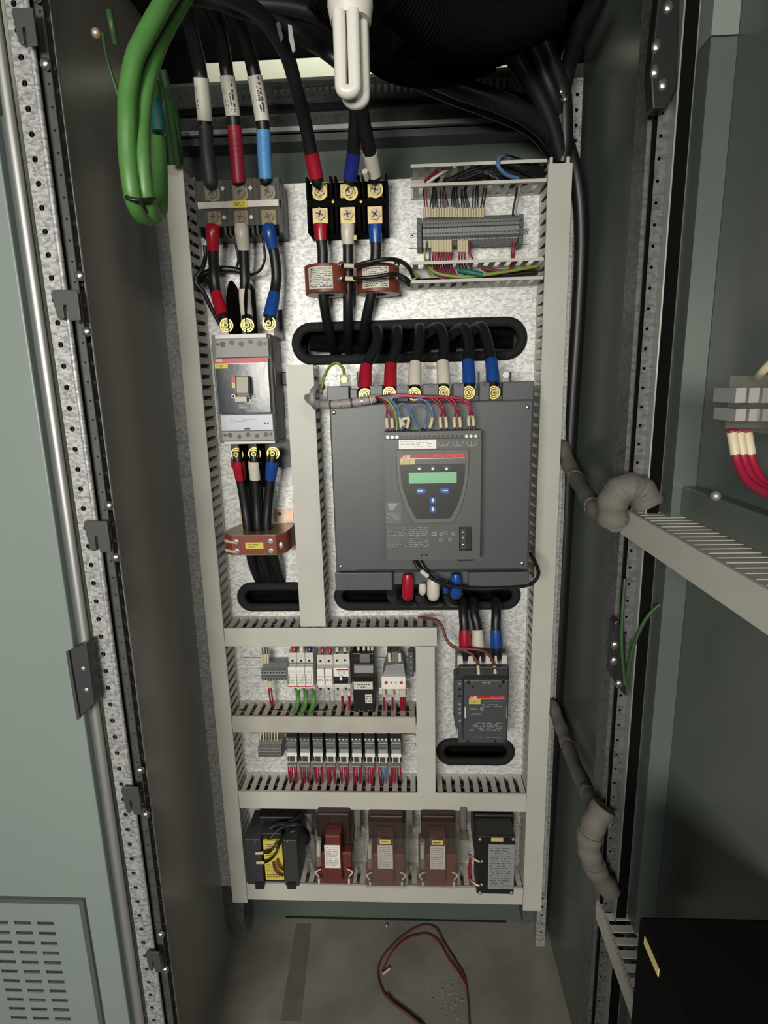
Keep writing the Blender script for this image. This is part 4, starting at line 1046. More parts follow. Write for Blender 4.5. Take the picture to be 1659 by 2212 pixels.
text('CE',1037,1528,1045,1534,YK2-.0004,'print_light',kc); print_rows(1016,1540,1042,1545,YK2-.0004,2,'print_grey',kc,23,.4)
print_rows(1015,1560,1088,1579,YK2-.0004,5,'print_grey',kc,24,.35,cols=2); print_rows(1018,1591,1088,1594,YK2-.0004,1,'print_grey',kc,25,.4)
print_rows(1042,1473,1062,1479,YK2-.0004,2,'print_light',kc,26,.4)
for px,py in ((1012,1474),(1087,1473),(1021,1483),(1080,1482),(1011,1601),(1070,1601),(1092,1600)): part(MB().disc(tuple(P(px,py,YK2)),.0036 if py<1480 else .0025,.0005),'screw_hole','black',kc)
for px in (1005,1094.5): part(MB().bx(px-1.3,1528,px+1.3,1551,YK2-.003,YK2-.0001),'clip','white_plastic' if px<1050 else 'dull_steel',kc)
part(MB().prism(PL([(988,1576),(994,1576),(998,1596),(988,1592)],YK2+.04),YK2+.04,YK2+.045),'side_tab','white_plastic',kc)
wire([(905,1333,1.15),(930,1337,1.13),(946,1341,1.12),(957,1358,1.11),(964,1380,1.105),(976,1394,1.10),(995,1400,1.095),(1030,1403,1.085),(1048,1408,1.085),(1060,1420,1.085),(1067,1438,1.085),(1070,1455,1.08)],.0030,'wire_brown','brown-red control wire running over the contactor cables, right branch','wire','contactor control wires',sleeves=[(1436,1458,'marker',1.3,'marker_sleeve')])
wire([(958,1361,1.115),(966,1384,1.108),(980,1398,1.10),(1005,1406,1.092),(1022,1416,1.088),(1031,1432,1.085),(1034,1456,1.08)],.0028,'wire_brown','brown-red control wire running over the contactor cables, left branch','wire','contactor control wires',sleeves=[(1436,1458,'marker',1.3,'marker_sleeve')])
# ================================================================== DIN TERMINALS
def din_rail(l,t,r,b,label,Y=YP-.008):
    x0,x1,z0,z1=rc(l,t,r,b,Y)
    root=thing('din_rail',label,'mounting rail',((x0+x1)/2,YP,z0))
    h=z1-z0
    part(MB().box(x0,x1,YP-.002,YP-.0004,z0+.18*h,z1-.18*h).box(x0,x1,Y,YP-.0021,z0+.18*h,z0+.18*h+.0012).box(x0,x1,Y,YP-.0021,z1-.18*h-.0012,z1-.18*h).box(x0,x1,Y,Y+.0012,z0,z0+.18*h-.0001).box(x0,x1,Y,Y+.0012,z1-.18*h+.0001,z1),'profile','galv',root)
    return root
d1=din_rail(881,491,1144,531,'steel mounting rail carrying the long grey terminal strip'); screw(d1,890,511,YP-.002,.0035); screw(d1,1137,503,YP-.002,.0035)
def term_strip(l,r,yt,yb,n,Yf,label,group,mt='term_grey',bodyname='rail_terminal'):
    xa=P(l,(yt+yb)/2,Yf).x; xb=P(r,(yt+yb)/2,Yf).x; z1=P((l+r)/2,yt,Yf+.02).z; z0=P((l+r)/2,yb,Yf+.02).z
    w=(xb-xa)/n; h=z1-z0; zm=(z0+z1)/2; Yb=YP-.0085
    root=thing(bodyname,label,'terminal',(xa+w/2,Yb,z0),group)
    prof=[(Yb,z0+.05*h),(Yf+.022,z0),(Yf+.014,z0+.12*h),(Yf+.012,z0+.16*h),(Yf+.002,z0+.24*h),(Yf,z0+.45*h),(Yf+.006,z0+.47*h),(Yf+.006,z0+.53*h),(Yf,z0+.55*h),(Yf+.002,z0+.76*h),(Yf+.012,z0+.84*h),(Yf+.014,z0+.88*h),(Yf+.022,z1),(Yb,z1-.05*h)]
    part(MB().prismx(prof,xa+.0002,xa+w-.0002),'body',mt,root)
    for zz in (z0+.33*h,z0+.67*h): part(MB().cyl((xa+w/2,Yf+.0005,zz),(xa+w/2,Yf+.003,zz),w*.33,w*.33,8),'screw_hole','black',root)
    part(MB().box(xa+.0006,xa+w-.0006,Yf+.0112,Yf+.0135,z0+.125*h,z0+.175*h),'marker','marker' if mt=='x' else 'wire_grey',root)
    for k in range(1,n): dup(root,(w*k,0,0))
    return xa,xb,w,z0,z1
xa,xb,w,z0,z1=term_strip(913,1122,466,528,36,1.115,'narrow grey feed-through terminal in the long strip, upper right','grey terminals in the upper right strip')
for x,sg,lb in ((xa-.0095,1,'left'),(xb+.001,-1,'right')):
    o=thing('end_stop','grey end clamp at the '+lb+' end of the long terminal strip','end clamp',(x+.004,YP-.0085,z0-.004),'end clamps')
    part(MB().box(x,x+.0085,1.128,YP-.0085,z0-.004,z1-.002),'body','term_dark',o,bev=.001)
    for f in (.25,.5,.75): part(MB().disc((x+.004,1.128,z0+f*(z1-z0)),.0022,.0005,10),'screw_hole','black',o)
# wires above: cream ferrule sleeves then black wires up into the open duct
gaps=[2,9,12,13]
for k in range(23):
    px=916.5+k*5.75; top_x=[915,918,933,936,938,940,952,955,958,961,975,978,981,984,995,998,1001,1004,1022,1026,1030,1044,1048][k]
    col='wire_red' if k in (1,) else ('wire_brown' if k==8 else 'cable')
    jit=random.uniform(-2,4)
    wire([(px,470,1.128),(px+.5,452+jit,1.125),(px+1+(top_x-px)*.4,436,1.124),(top_x+(2 if k%3 else 0),414,1.128),(top_x+4,396,1.135),(top_x+10,384,1.15)],.0014,col,
         'black wire with cream marker sleeve rising from the long terminal strip' if col=='cable' else ('red' if k==1 else 'brown')+' wire with cream sleeve rising from the long terminal strip','wire','wires above the long terminal strip' if col=='cable' else None,sleeves=[(447+jit,471,'marker',1.7,'marker_sleeve')],n=5,seg=6)
for px,m_,lb in ((1108,'cable','black'),(1114,'wire_grey','grey')):
    wire([(px,466,1.125),(px+1,450,1.125),(px+6,425,1.125),(px+9,400,1.13)],.0018,m_,'lone '+lb+' wire rising from the right end of the long terminal strip','wire',n=5,seg=6)
low=[(917,'wire_gy'),(928,'green_dark')]+[(934+k*5.6,'wire_red') for k in range(8)]+[(991+k*5.8,'wire_red' if k<3 else 'white_plastic') for k in range(4)]+[(1015,'wire_red')]
for k,(px,m_) in enumerate(low):
    sl=[(519,547,'marker',1.8,'marker_sleeve')] if 2<=k<14 else ([(519,538,'marker',1.7,'marker_sleeve')] if k<2 else [])
    lb={0:'green-yellow wire under the left end of the long terminal strip',1:'dark green wire under the left end of the long terminal strip',13:'white wire with cream sleeve under the long terminal strip',14:'bare red wire hanging under the middle of the long terminal strip'}.get(k,'red wire with cream sleeve dropping from the long terminal strip')
    wire([(px,520,1.128),(px+.5,545,1.126),(px+1+(5 if k==14 else 0),560,1.13),(px+4,580,1.145),(px+14,596,1.155)],.0016,m_,lb,'wire','red wires below the long terminal strip' if m_=='wire_red' and k<14 else None,sleeves=sl,n=5,seg=6)
for k,px in enumerate((1105,1110)):
    wire([(px,522,1.128),(px,545,1.128),(px+1,565,1.14),(px-6,590,1.155)],.0017,'wire_red',('left','right')[k]+' red wire of the pair under the right end of the terminal strip','wire',n=5,seg=6)
# wires lying in the open ducts
for k,(pp,m_,r,lb) in enumerate([
    ([(924,560,1.14),(930,580,1.135),(950,592,1.13),(1000,598,1.125),(1060,592,1.125),(1110,584,1.13),(1160,575,1.14)],'wire_gy',.003,'green-yellow wire curving through the lower open duct'),
    ([(990,584,1.13),(1015,588,1.122),(1042,594,1.122)],'green_teal',.0055,'blue-green sleeve lying in the lower open duct'),
    ([(888,610,1.13),(920,606,1.14),(980,604,1.14),(1060,597,1.145),(1160,588,1.15)],'cable',.004,'black wire lying along the lower open duct'),
    ([(950,599,1.12),(965,606,1.12),(990,603,1.14)],'wire_red',.003,'short red wire pair in the lower open duct'),
    ([(1040,578,1.15),(1080,586,1.15),(1120,583,1.15),(1165,580,1.15)],'wire_brown',.0035,'brown wires at the right of the lower open duct'),
    ([(918,392,1.13),(940,372,1.14),(962,362,1.15),(990,360,1.16)],'wire_red',.0026,'red wire rising at the left of the upper open duct'),
    ([(921,396,1.13),(945,380,1.13),(965,368,1.14),(985,360,1.15)],'white_plastic',.0026,'white wire rising at the left of the upper open duct'),
    ([(1120,386,1.12),(1095,378,1.11),(1078,362,1.10),(1076,347,1.10),(1084,338,1.11),(1100,337,1.13)],'wire_blue',.0034,'pale blue wire looping out of the upper open duct')]):
    wire(pp,r,m_,lb)
rd=random.Random(5)
for k in range(10):
    y0=360+k*3.0; pp=[(958+rd.uniform(-20,20)+k*6,396-k*1.0,1.13),(985+k*8,380-k*1.5+rd.uniform(-3,3),1.135),(1040+k*4,y0+rd.uniform(-3,3),1.135),(1100,y0+rd.uniform(-4,4),1.14),(1150,y0-2,1.145),(1178,y0-4,1.15)]
    wire(pp,.0042,'cable','black wire in the dense bundle filling the upper open duct','wire','black wires in the upper open duct',n=5,seg=6)
for k in range(3):
    power_cable([(1085-k*4,340+k*3,1.12),(1110,346+k*5,1.12),(1145,358+k*7,1.13),(1178,364+k*8,1.15)],.006,('topmost','middle','lowest')[k]+' thick black lead leaving the upper open duct to the right',group='leads at the upper duct end')

# ================================================================== CONTROL ROW
d2=din_rail(523,1421,896,1451,'steel mounting rail behind the white miniature breakers'); screw(d2,532,1436,YP-.002,.003)
text('35 x 7.5',537,1433,555,1439,YP-.0021,'print_grey',d2)
xa,xb,w,z0,z1=term_strip(563,618,1432,1469,9,1.125,'dark grey terminal at the left of the miniature breaker row','terminals beside the miniature breakers','term_grey')
x=xb; o=thing('end_stop','grey end clamp right of the small terminals in the breaker row','end clamp',(x+.002,YP-.0085,z0)); part(MB().box(x+.0003,x+.004,1.127,YP-.0085,z0,z1),'body','term_grey',o,bev=.0008)
for k,px in enumerate((568,573.5,579)):
    wire([(px,1432,1.14),(px-.5,1412,1.14),(px-1,1398,1.145)],.0017,'cable','black wire with cream sleeve above the left terminals of the breaker row','wire','wires above the left terminals',sleeves=[(1412,1433,'marker',1.7,'marker_sleeve')],n=4,seg=6)
for k,(px,nm) in enumerate(((580,'left'),(585,'right'))):
    wire([(px,1470,1.14),(px+1,1490,1.14),(px+4,1512,1.145),(px+7,1525,1.15)],.0021,'wire_red',nm+' red wire under the left terminals of the breaker row','wire',sleeves=[(1469,1487,'marker',1.5,'marker_sleeve')],n=4,seg=6)
# surge arrester, three modules
YG=1.112
sa=thing('surge_arrester','white three-pole surge arrester with green wires below, breaker row','surge arrester',P(650,1494,YP-.0085))
for k in range(3):
    l=622+k*18.2; x0,x1,z0,z1=rc(l,1416,l+18,1494,YG)
    md=part(MB().box(x0+.0002,x1-.0002,YG+.012,YP-.0085,z0,z1),'module','white_plastic',sa,bev=.001)
    zc1,zc0=P(l,1441,YG).z,P(l,1484,YG).z
    part(MB().box(x0+.0004,x1-.0004,YG,YG+.0119,zc0,zc1),'cartridge','white',md,bev=.001)
    part(MB().box(x0+.0003,x1-.0003,YG+.0105,YG+.0119,P(l,1437,YG).z-.003,P(l,1437,YG).z),'groove','mccb_side',md)
    part(MB().disc(((x0+x1)/2,YG+.012,P(l+9,1427,YG+.012).z),.0026,.0005,12),'screw_hole','black',md)
    part(MB().disc(((x0+x1)/2+.003,YG+.012,P(l+9,1489,YG+.012).z),.0030,.0005,12),'screw_hole','bolt_dark',md)
    part(MB().box(x0,x1,YG-.0006,YG-.0001,zc0+.0005,zc0+.0026),'red_line','red_stripe',md)
    print_rows(l+4,1448,l+15,1453,YG-.0004,2,'print_grey',md,30+k,.4)
    part(MB().sheet([*PL([(l+3,1457),(l+15,1457),(l+15,1476),(l+3,1476)],YG)],[[*PL([(l+4,1458),(l+14,1458),(l+14,1475),(l+4,1475)],YG)]],.0004,lambda u,v,w_:(u,YG-.0003+w_,v)),'print_box','print_grey',md)
    print_rows(l+5,1461,l+13,1473,YG-.0004,3,'print_grey',md,33+k,.3)
for px,m_,nm in ((636,'red_shrink','red'),(652,'white_shrink','white'),(669,'dark_blue','dark blue')):
    wire([(px,1420,1.13),(px-.5,1405,1.13),(px-1,1394,1.135)],.005,m_,nm+' wire entering the top of the surge arrester','wire',n=4)
for k,px in enumerate((643,660,677)):
    wire([(px,1492,1.13),(px+1,1505,1.12),(px,1520,1.115),(px-6,1536,1.12),(px-10,1545,1.14)],.0052,'green_cable',('left','middle','right')[k]+' of three green earth wires under the surge arrester','wire','green wires under the arrester',n=5,seg=10)
# two fuse holders + a two-pole breaker
for k in range(2):
    l=684+k*17.6; x0,x1,z0,z1=rc(l,1421,l+17.2,1494,YG)
    fh=thing('fuse_holder',('left','right')[k]+' of two white fuse holders beside the miniature breaker','fuse holder',((x0+x1)/2,YP-.0085,z0),'white fuse holders')
    part(MB().box(x0,x1,YG+.012,YP-.0085,z0,z1),'body','white_plastic',fh,bev=.001)
    part(MB().bx(l+1,1446,l+16.5,1482,YG-.001,YG+.0119),'lever','white',fh,bev=.0012)
    part(MB().bx(l+1,1436,l+16.5,1443,YG+.011,YG+.0119),'groove','wire_grey',fh)
    part(MB().bx(l+2,1461,l+16,1462.2,YG-.0014,YG-.0011),'groove','wire_grey',fh)
    for py in (1428,1488): part(MB().disc(tuple(P(l+8.5,py,YG+.012)),.0026,.0005,12),'screw_hole','black',fh)
    print_rows(l+3,1466,l+9,1472,YG-.0013,2,'red_stripe',fh,40+k,.4); print_rows(l+10,1465,l+15,1472,YG-.0013,2,'print_grey',fh,45+k,.4)
x0,x1,z0,z1=rc(719.5,1419,755,1494,YG)
mcb=thing('miniature_breaker','white two-pole miniature breaker with black toggle, middle of the row','circuit breaker',((x0+x1)/2,YP-.0085,z0))
part(MB().box(x0,x1,YG+.012,YP-.0085,z0,z1),'body','white_plastic',mcb,bev=.001)
part(MB().bx(720.5,1443,753.5,1480,YG,YG+.0119),'face','white',mcb,bev=.001)
part(MB().bx(727,1446,752,1448,YG-.0006,YG-.0001),'red_line','red_stripe',mcb); text('C10',730,1449.5,745,1457,YG-.0003,'print_grey',mcb)
part(MB().bx(721,1462,752.5,1477,YG-.0012,YG-.0001),'toggle_slot','black',mcb)
part(MB().bx(722,1466,752,1472,YG-.006,YG-.0013),'toggle','black',mcb,bev=.001)
part(MB().bx(734,1461,739,1470,YG-.0068,YG-.0061),'toggle_mark','white',mcb)
part(MB().bx(720.5,1436,754,1441,YG+.011,YG+.0119),'groove','wire_grey',mcb)
for px,py in ((728,1426.5),(745,1426),(730,1487.5),(747,1487)): part(MB().disc(tuple(P(px,py,YG+.012)),.0026,.0005,12),'screw_hole','black',mcb)
for k,(px,m_,nm) in enumerate(((697,'wire_red','first red'),(713,'wire_red','second red'),(729,'cable','first black'),(746,'cable','second black'))):
    wire([(px,1424,1.13),(px-.5,1408,1.13),(px-2,1396,1.135)],.0026,m_,nm+' wire entering the fuse holders and breaker from above','wire',n=4,sleeves=[(1398,1408,'marker' if k>1 else 'red_shrink',1.5,'marker_sleeve')])
for k,px in enumerate((737,752)):
    for j in range(2):
        wire([(px+j*3,1492,1.13),(px+1+j*3,1506,1.125),(px+2+j*2,1522,1.13),(px+1+j*2,1540,1.15)],.0017,'wire_red','red wire in the cluster below the two-pole breaker','wire','red wires below the two-pole breaker',sleeves=[(1492,1505,'marker',1.5,'marker_sleeve')],n=4,seg=6)
for k,px in enumerate((701,713,722)):
    wire([(px,1493,1.135),(px,1506,1.135),(px+1,1524,1.15)],.0016,'wire_grey','grey wire below the white fuse holders','wire','grey wires below the fuse holders',n=4,seg=6)
# black control relay
YR=1.095
rl_=thing('control_relay','tall black control relay between white breaker and white overload relay','relay',P(786,1536,YP-.0085))
part(MB().bx(762,1411,810,1534,YR+.02,YP-.0085),'body','black',rl_,bev=.002)
part(MB().bx(764,1434,808,1456,YR+.006,YR+.0199),'upper_face','blackgrey',rl_,bev=.001)
part(MB().bx(763,1472,808,1532,YR,YR+.0199),'lower_face','black',rl_,bev=.001)
part(MB().bx(765,1438,806,1453,YR+.005,YR+.0059),'window','wire_grey',rl_)
part(MB().bx(764,1474,805,1489,YR-.0006,YR-.0001),'label','sleeve',rl_); print_rows(766,1476,803,1487,YR-.0007,2,'print',rl_,51,.4)
part(MB().bx(789,1500,804,1519,YR-.0006,YR-.0001),'side_label','sleeve',rl_); print_rows(790,1502,803,1517,YR-.0007,3,'print',rl_,52,.5)
part(MB().bx(777,1414,799,1434,YR+.012,YR+.0199),'connector','mccb_side',rl_,bev=.001)
for px in (770,790,806): part(MB().bx(px-4,1528,px+4,1539,YR+.004,YR+.02),'foot','black',rl_)
for k,px in enumerate((773,785,795,803)):
    wire([(px,1418,1.13),(px+1,1404,1.13),(px+1,1395,1.135)],.0022,'cable','black wire with cream sleeve entering the black control relay','wire','wires above the black relay',sleeves=[(1396,1410,'marker',1.5,'marker_sleeve')],n=4,seg=6)
# overload relay
ol=thing('protection_relay','white-fronted grey protection relay at the right of the breaker row','relay',P(850,1491,YP-.0085))
part(MB().prism(PL([(826,1462),(834,1437),(872,1434),(876,1461)],1.112),1.112,YP-.0085),'top_housing','mccb_grey',ol,bev=.001)
part(MB().bx(824,1462,876,1489,1.105,1.14),'front','white',ol,bev=.001)
part(MB().bx(836,1408,864,1436,1.125,YP-.0085),'contactor_top','mccb_side',ol,bev=.001)
for px,m_,r_ in ((834,'red_stripe',.0035),(867,'red_stripe',.0035),(846,'black',.0013),(855,'black',.0013)): part(MB().disc(tuple(P(px,1474.5,1.105)),r_,.001,14),'button' if r_>.002 else 'hole',m_,ol)
part(MB().bx(818,1487,882,1500,1.13,1.15),'terminal_base','white_plastic',ol,bev=.001)
for k,px in enumerate((842,864)):
    wire([(px,1428,1.12),(px-1,1410,1.12),(px-2,1388,1.13)],.0023,'cable',('left','right')[k]+' black wire with white sleeve into the protection relay','wire',sleeves=[(1406,1429,'white_plastic',1.7,'marker_sleeve')],n=4,seg=8)
for k,px in enumerate((829,847,865,869,873)):
    wire([(px,1488,1.115),(px+1,1504,1.115),(px+1,1520,1.12),(px+.5,1540,1.15)],.0024,'wire_red','red wire with cream sleeve below the protection relay','wire','red wires below the protection relay',sleeves=[(1488,1506,'marker',1.5,'marker_sleeve')],n=4,seg=6)
mb=MB().bx(882,1410,894,1462,1.14,1.165); o=thing('auxiliary_module','small grey-green module at the right end of the breaker row','module',P(888,1462,YP-.0085)); part(mb,'body','term_dark',o,bev=.001)
for py in (1418,1430,1442,1454): part(MB().disc(tuple(P(888,py,1.14)),.0022,.0006,10),'screw_hole','dull_steel',o)

# ================================================================== RELAY ROW
d3=din_rail(540,1586,897,1613,'steel mounting rail behind the row of plug-in relays'); screw(d3,880,1598,YP-.002,.003); screw(d3,545,1602,YP-.002,.003)
xa,xb,w,z0,z1=term_strip(556,606,1597,1633,9,1.125,'grey terminal at the left of the relay row','terminals beside the relays','term_grey')
for k in range(7):
    px=563+k*6; wire([(px,1600,1.14),(px,1590,1.14),(px,1578,1.145)],.0016,'marker' if k!=3 else 'wire_grey','cream-sleeved wire entering the left terminals of the relay row','wire','wires above the relay terminals',n=3,seg=6)
YQ=1.10
sk=None
for k in range(9):
    l=619.5+k*27.9
    if sk is None:
        x0,x1,z0,z1=rc(l,1583,l+24.5,1645,YQ+.014)
        sk=thing('relay_socket','black relay socket in the row of nine under the breaker row','relay socket',((x0+x1)/2,YP-.0085,z0),'relay sockets')
        part(MB().box(x0,x1,YQ+.014,YP-.0085,z0,z1),'body','black',sk,bev=.001)
        zt_=P(l,1596,YQ+.012).z
        part(MB().box(x0+.001,x1-.001,YQ+.012,YQ+.0139,zt_-.004,zt_+.004),'terminal_step','blackgrey',sk)
        for j in range(3):
            xx=x0+(x1-x0)*(j+.5)/3; part(MB().sph((xx,YQ+.0115,zt_),.0034,10),'terminal_screw','steel',sk)
        part(MB().box(x0+.003,x1-.003,YQ-.002,YQ+.0135,z0-.001,z0+.002),'clip','wire_grey',sk)
        xs0=x0
        rx0,rx1,rz0,rz1=rc(l+1,1604,l+21,1633,YQ)
        ry=thing('plug_in_relay','small clear-cased relay plugged into the relay row','relay',((rx0+rx1)/2,YQ+.0138,rz0),'plug-in relays')
        part(MB().box(rx0,rx1,YQ,YQ+.0138,rz0,rz1),'case','wire_grey',ry,bev=.0012)
        part(MB().box(rx0+.001,rx1-.001,YQ-.0006,YQ-.0001,rz0+.55*(rz1-rz0),rz1-.002),'window','ss_module',ry)
        part(MB().box(rx0+.002,rx1-.002,YQ-.0011,YQ-.0007,rz0+.72*(rz1-rz0),rz1-.004),'print','mccb_side',ry)
        part(MB().box(rx0-.0005,rx1+.0005,YQ-.0012,YQ-.0001,rz0,rz0+.26*(rz1-rz0)),'label','white',ry)
        z0b=P(l,1646,YQ+.005).z
        part(MB().box(rx0+.001,rx1-.002,YQ+.004,YQ+.0138,z0b,rz0-.0005),'base_tab','white_plastic',ry)
        part(MB().box(rx0+.003,rx1-.006,YQ+.003,YQ+.0039,z0b+.002,rz0-.002),'base_print','print',ry)
    else:
        xx=P(l,1620,YQ).x; off=(27.9*k)*((rx1-rx0)/20.0)
        dup(sk,(off,0,0)); dup(ry,(off,0,0))
for k in range(9):
    l=619.5+k*27.9
    for j in range(5):
        px=l+3+j*4.6; e=px+random.uniform(-4,5); m_='wire_red' if not (k==7 and j>1) else 'wire_blue'
        wire([(px,1640,1.125),(px+random.uniform(-1,1),1655,1.12),(px+(e-px)*.4,1672,1.12),(e,1690,1.14),(e,1704,1.155)],.0019,m_,'red wire dropping from the plug-in relays into the duct' if m_=='wire_red' else 'blue-grey wire dropping from the eighth plug-in relay','wire','red wires below the relays' if m_=='wire_red' else 'blue-grey wires below the relays',n=4,seg=5,sleeves=[(1640,1650,'marker',1.5,'marker_sleeve')] if j in (0,4) else [])
# wires lying inside the covered ducts, glimpsed through the slots
for (l,t,r,nm) in ((505,1376,920,'upper'),(510,1566,890,'middle'),(525,1731,1120,'lower')):
    for k in range(7):
        z=P((l+r)/2,t,YF).z+(-.013+k*.0043); xa_=P(l,t,YF).x; xb_=P(r,t,YF).x; Yw=1.124+.010*(k%4)
        n_=12; top(MB().tube([(xa_+(xb_-xa_)*i/n_,Yw+random.uniform(-.004,.004),z+random.uniform(-.003,.003)) for i in range(n_+1)],.0048,6),'wire','red_shrink' if k in (1,4) else ('wire_brown' if k in (0,5) else 'cable'),'dark wire inside the '+nm+' horizontal duct, seen through its slots','wire','wires inside the '+nm+' duct')
for sgn,(xc_,za_,zb_,nm) in enumerate((((P(376,800,YF).x+.028),.55,1.9,'left'),(P(1195,800,YF).x+.006,.55,1.9,'right'),(P(667,1100,YF).x,.95,1.36,'middle'))):
    for k in range(3):
        n_=14; top(MB().tube([(xc_+(k-1)*.008+random.uniform(-.003,.003),1.14+.006*k,za_+(zb_-za_)*i/n_) for i in range(n_+1)],.004,6),'wire','wire_red' if (k==1) else 'cable','wire inside the '+nm+' vertical duct, seen through its slots','wire','wires inside the '+nm+' vertical duct')

# ================================================================== TRANSFORMER ROW AT THE BOTTOM
YV=1.055
ct=thing('control_transformer','black control transformer with yellow label at the bottom left','transformer',P(588,1914,YP-.001))
part(MB().bx(531,1813,566,1911,YV,YV+.09),'left_core','blackgrey',ct,bev=.002)
part(MB().bx(613,1815,644,1914,YV,YV+.09),'right_core','blackgrey',ct,bev=.002)
part(MB().bx(567,1800,612,1905,YV+.012,YV+.09),'winding','black',ct,bev=.002)
lbp=part(MB().bx(571,1817,611,1901,YV+.004,YV+.0119),'label','yellow',ct,bev=.0006)
print_rows(575,1822,592,1850,YV+.0038,6,'print',ct,61,.4); print_rows(576,1866,606,1896,YV+.0038,7,'print',ct,62,.35)
for l in (551,620): part(MB().bx(l,1909,l+19,1921,YV-.006,YV+.01),'foot_clip','black',ct,bev=.001)
for px,py in ((551,1818),(621,1818)): part(MB().sph(tuple(P(px,py,YV)),.0022,8),'rivet','steel',ct)
part(MB().bx(560,1765,650,1812,YV+.05,YV+.11),'upper_yoke','black',ct,bev=.003)
for k,(pp,m_,lb) in enumerate([
    ([(553,1843,YV-.004),(570,1842,YV-.008),(582,1840,YV-.010),(590,1832,YV-.008),(598,1818,YV+.0)],'cable','black wire with cream ends crossing the yellow label, upper'),
    ([(555,1863,YV-.004),(572,1863,YV-.008),(585,1856,YV-.012),(595,1844,YV-.010),(602,1826,YV)],'cable','black wire with cream ends crossing the yellow label, lower'),
    ([(590,1862,YV-.002),(593,1876,YV-.006),(600,1886,YV-.006),(611,1892,YV-.002)],'wire_brown','brown wire curving over the lower yellow label'),
    ([(598,1856,YV-.002),(602,1870,YV-.006),(612,1880,YV-.004)],'wire_brown','second brown wire curving over the yellow label edge')]):
    o=wire(pp,.0026,m_,lb,'wire','wires over the yellow label')
    if k<2: part(MB().tube(path(pp[:2],4)[1],.0032,8),'tip','marker',o)
for k,(pp,r) in enumerate((([(600,1830,YV+.005),(612,1808,YV+.0),(635,1795,YV+.0),(655,1800,YV+.01),(668,1812,YV+.02),(660,1824,YV+.01)],.004),([(580,1815,YV+.01),(605,1790,YV+.02),(640,1782,YV+.02),(662,1795,YV+.03),(664,1815,YV+.03)],.0045),([(560,1810,YV+.02),(590,1785,YV+.03),(625,1778,YV+.03),(650,1762,YV+.05)],.005))):
    wire(pp,r,'cable',('front','middle','rear')[k]+' black lead curling over the top of the black transformer','wire','leads above the black transformer')
def volt_transformer(l,r,t,b,lab,label,cov,tagged):
    root=thing('voltage_transformer',label,'transformer',P((l+r)/2,b,YP-.001),'red voltage transformers')
    w=r-l; a=lambda f:l+w*f
    part(MB().bx(a(.28),t,a(.70),b-3,YV,YV+.035),'core','vt_red',root,bev=.003)
    part(MB().bx(a(.02),t+36,a(.98),b-26,YV+.012,YV+.036),'side_block','vt_red',root,bev=.003)
    part(MB().bx(a(.06),t-48,a(.94),t+36,YV+.036,YP-.002),'rear_body','vt_shaded',root,bev=.004)
    part(MB().bx(a(.0),b-40,a(1.0),b-2,YV+.02,YP-.002),'base','vt_red',root,bev=.002)
    lb_=part(MB().bx(*lab,YV-.0008,YV-.0001),'label','white_plastic' if cov else 'white',root)
    print_rows(lab[0]+2,lab[1]+3,lab[2]-2,lab[3]-3,YV-.0009,11,'print_grey',root,int(l),.34)
    for f in (.10,.90):
        tm=part(MB().disc(tuple(P(a(f),b-14,YV+.012)),.005,.002).hexnut(tuple(P(a(f),b-14,YV+.01)),.0038,.006),'terminal','steel',root)
        part(MB().tube([P(a(f),b-12,YV-.004),P(a(f),b-2,YV-.006)],.0024,8),'stud','white_plastic',tm)
        part(MB().tube(path([(a(f),b-16,YV-.002),(a(f)+(6 if f<.5 else -6)*-1.2,b-26,YV-.004),(a(f)+(4 if f<.5 else -4),b-33,YV+.004)],6)[1],.0018,6),'link','white_plastic',tm)
    part(MB().cyl(P(a(.09),t+42,YV-.002),P(a(.09),t+14,YV-.002),.0048,.0048,14),'fuse','white_plastic',root)
    part(MB().cyl(P(a(.09),t+62,YV-.002),P(a(.09),t+6,YV-.002),.0060,.0060,14),'fuse_tube','clear',root)
    if cov:
        x0,x1,z0,z1=rc(l-4,t+2,r+4,b+2,YV-.012); mb=MB()
        mb.box(x0,x1,YV-.012,YV-.0105,z0,z1).box(x0,x0+.0015,YV-.0104,YV+.035,z0,z1).box(x1-.0015,x1,YV-.0104,YV+.035,z0,z1).box(x0+.0016,x1-.0016,YV-.0104,YV+.035,z1-.0015,z1).box(x0+.0016,x1-.0016,YV-.0104,YV+.035,z0,z0+.0015)
        part(mb,'clear_cover','vt_clear',root)
    if tagged:
        part(MB().bx(lab[0]+4,lab[1]-12,lab[2]-5,lab[1]-3,YV-.0128,YV-.0122),'tag','yellow_pale',root); print_rows(lab[0]+6,lab[1]-10,lab[2]-7,lab[1]-5,YV-.0129,1,'print',root,9,.5)
    return root
volt_transformer(681,762,1805,1910,(701.5,1826,734.5,1875),'leftmost red voltage transformer, label uncovered, between black transformer and two covered ones',False,False)
volt_transformer(791,877,1810,1917,(816,1826,848.5,1876),'middle red voltage transformer behind a clear cover with small cream tag',True,True)
volt_transformer(905,989,1810,1917,(929,1828,962,1878),'rightmost red voltage transformer, clear cover, next to the black unit',True,True)
for px,nm in ((772,'left and middle'),(884,'middle and right')):
    top(MB().bx(px-9,1818,px+14,1862,YV+.0,YV+.03),'spacer','clear_smoke','smoky clear spacer between the '+nm+' red transformers','spacer','clear spacers',bev=.001)
    top(MB().bx(px-6,1749,px+7,1812,YV+.06,YV+.075),'flat_bar','conduit','brownish bar rising between the '+nm+' red transformers','bar','tan bars')
top(MB().bx(990,1815,1015,1860,YV+.005,YV+.03),'spacer','clear_smoke','smoky clear spacer right of the rightmost red transformer','spacer','clear spacers',bev=.001)
conduit([(1000,1740,YV+.06),(1000,1780,YV+.05),(1004,1815,YV+.03)],.010,'grey wrapped wire bundle dropping beside the bottom right black unit')
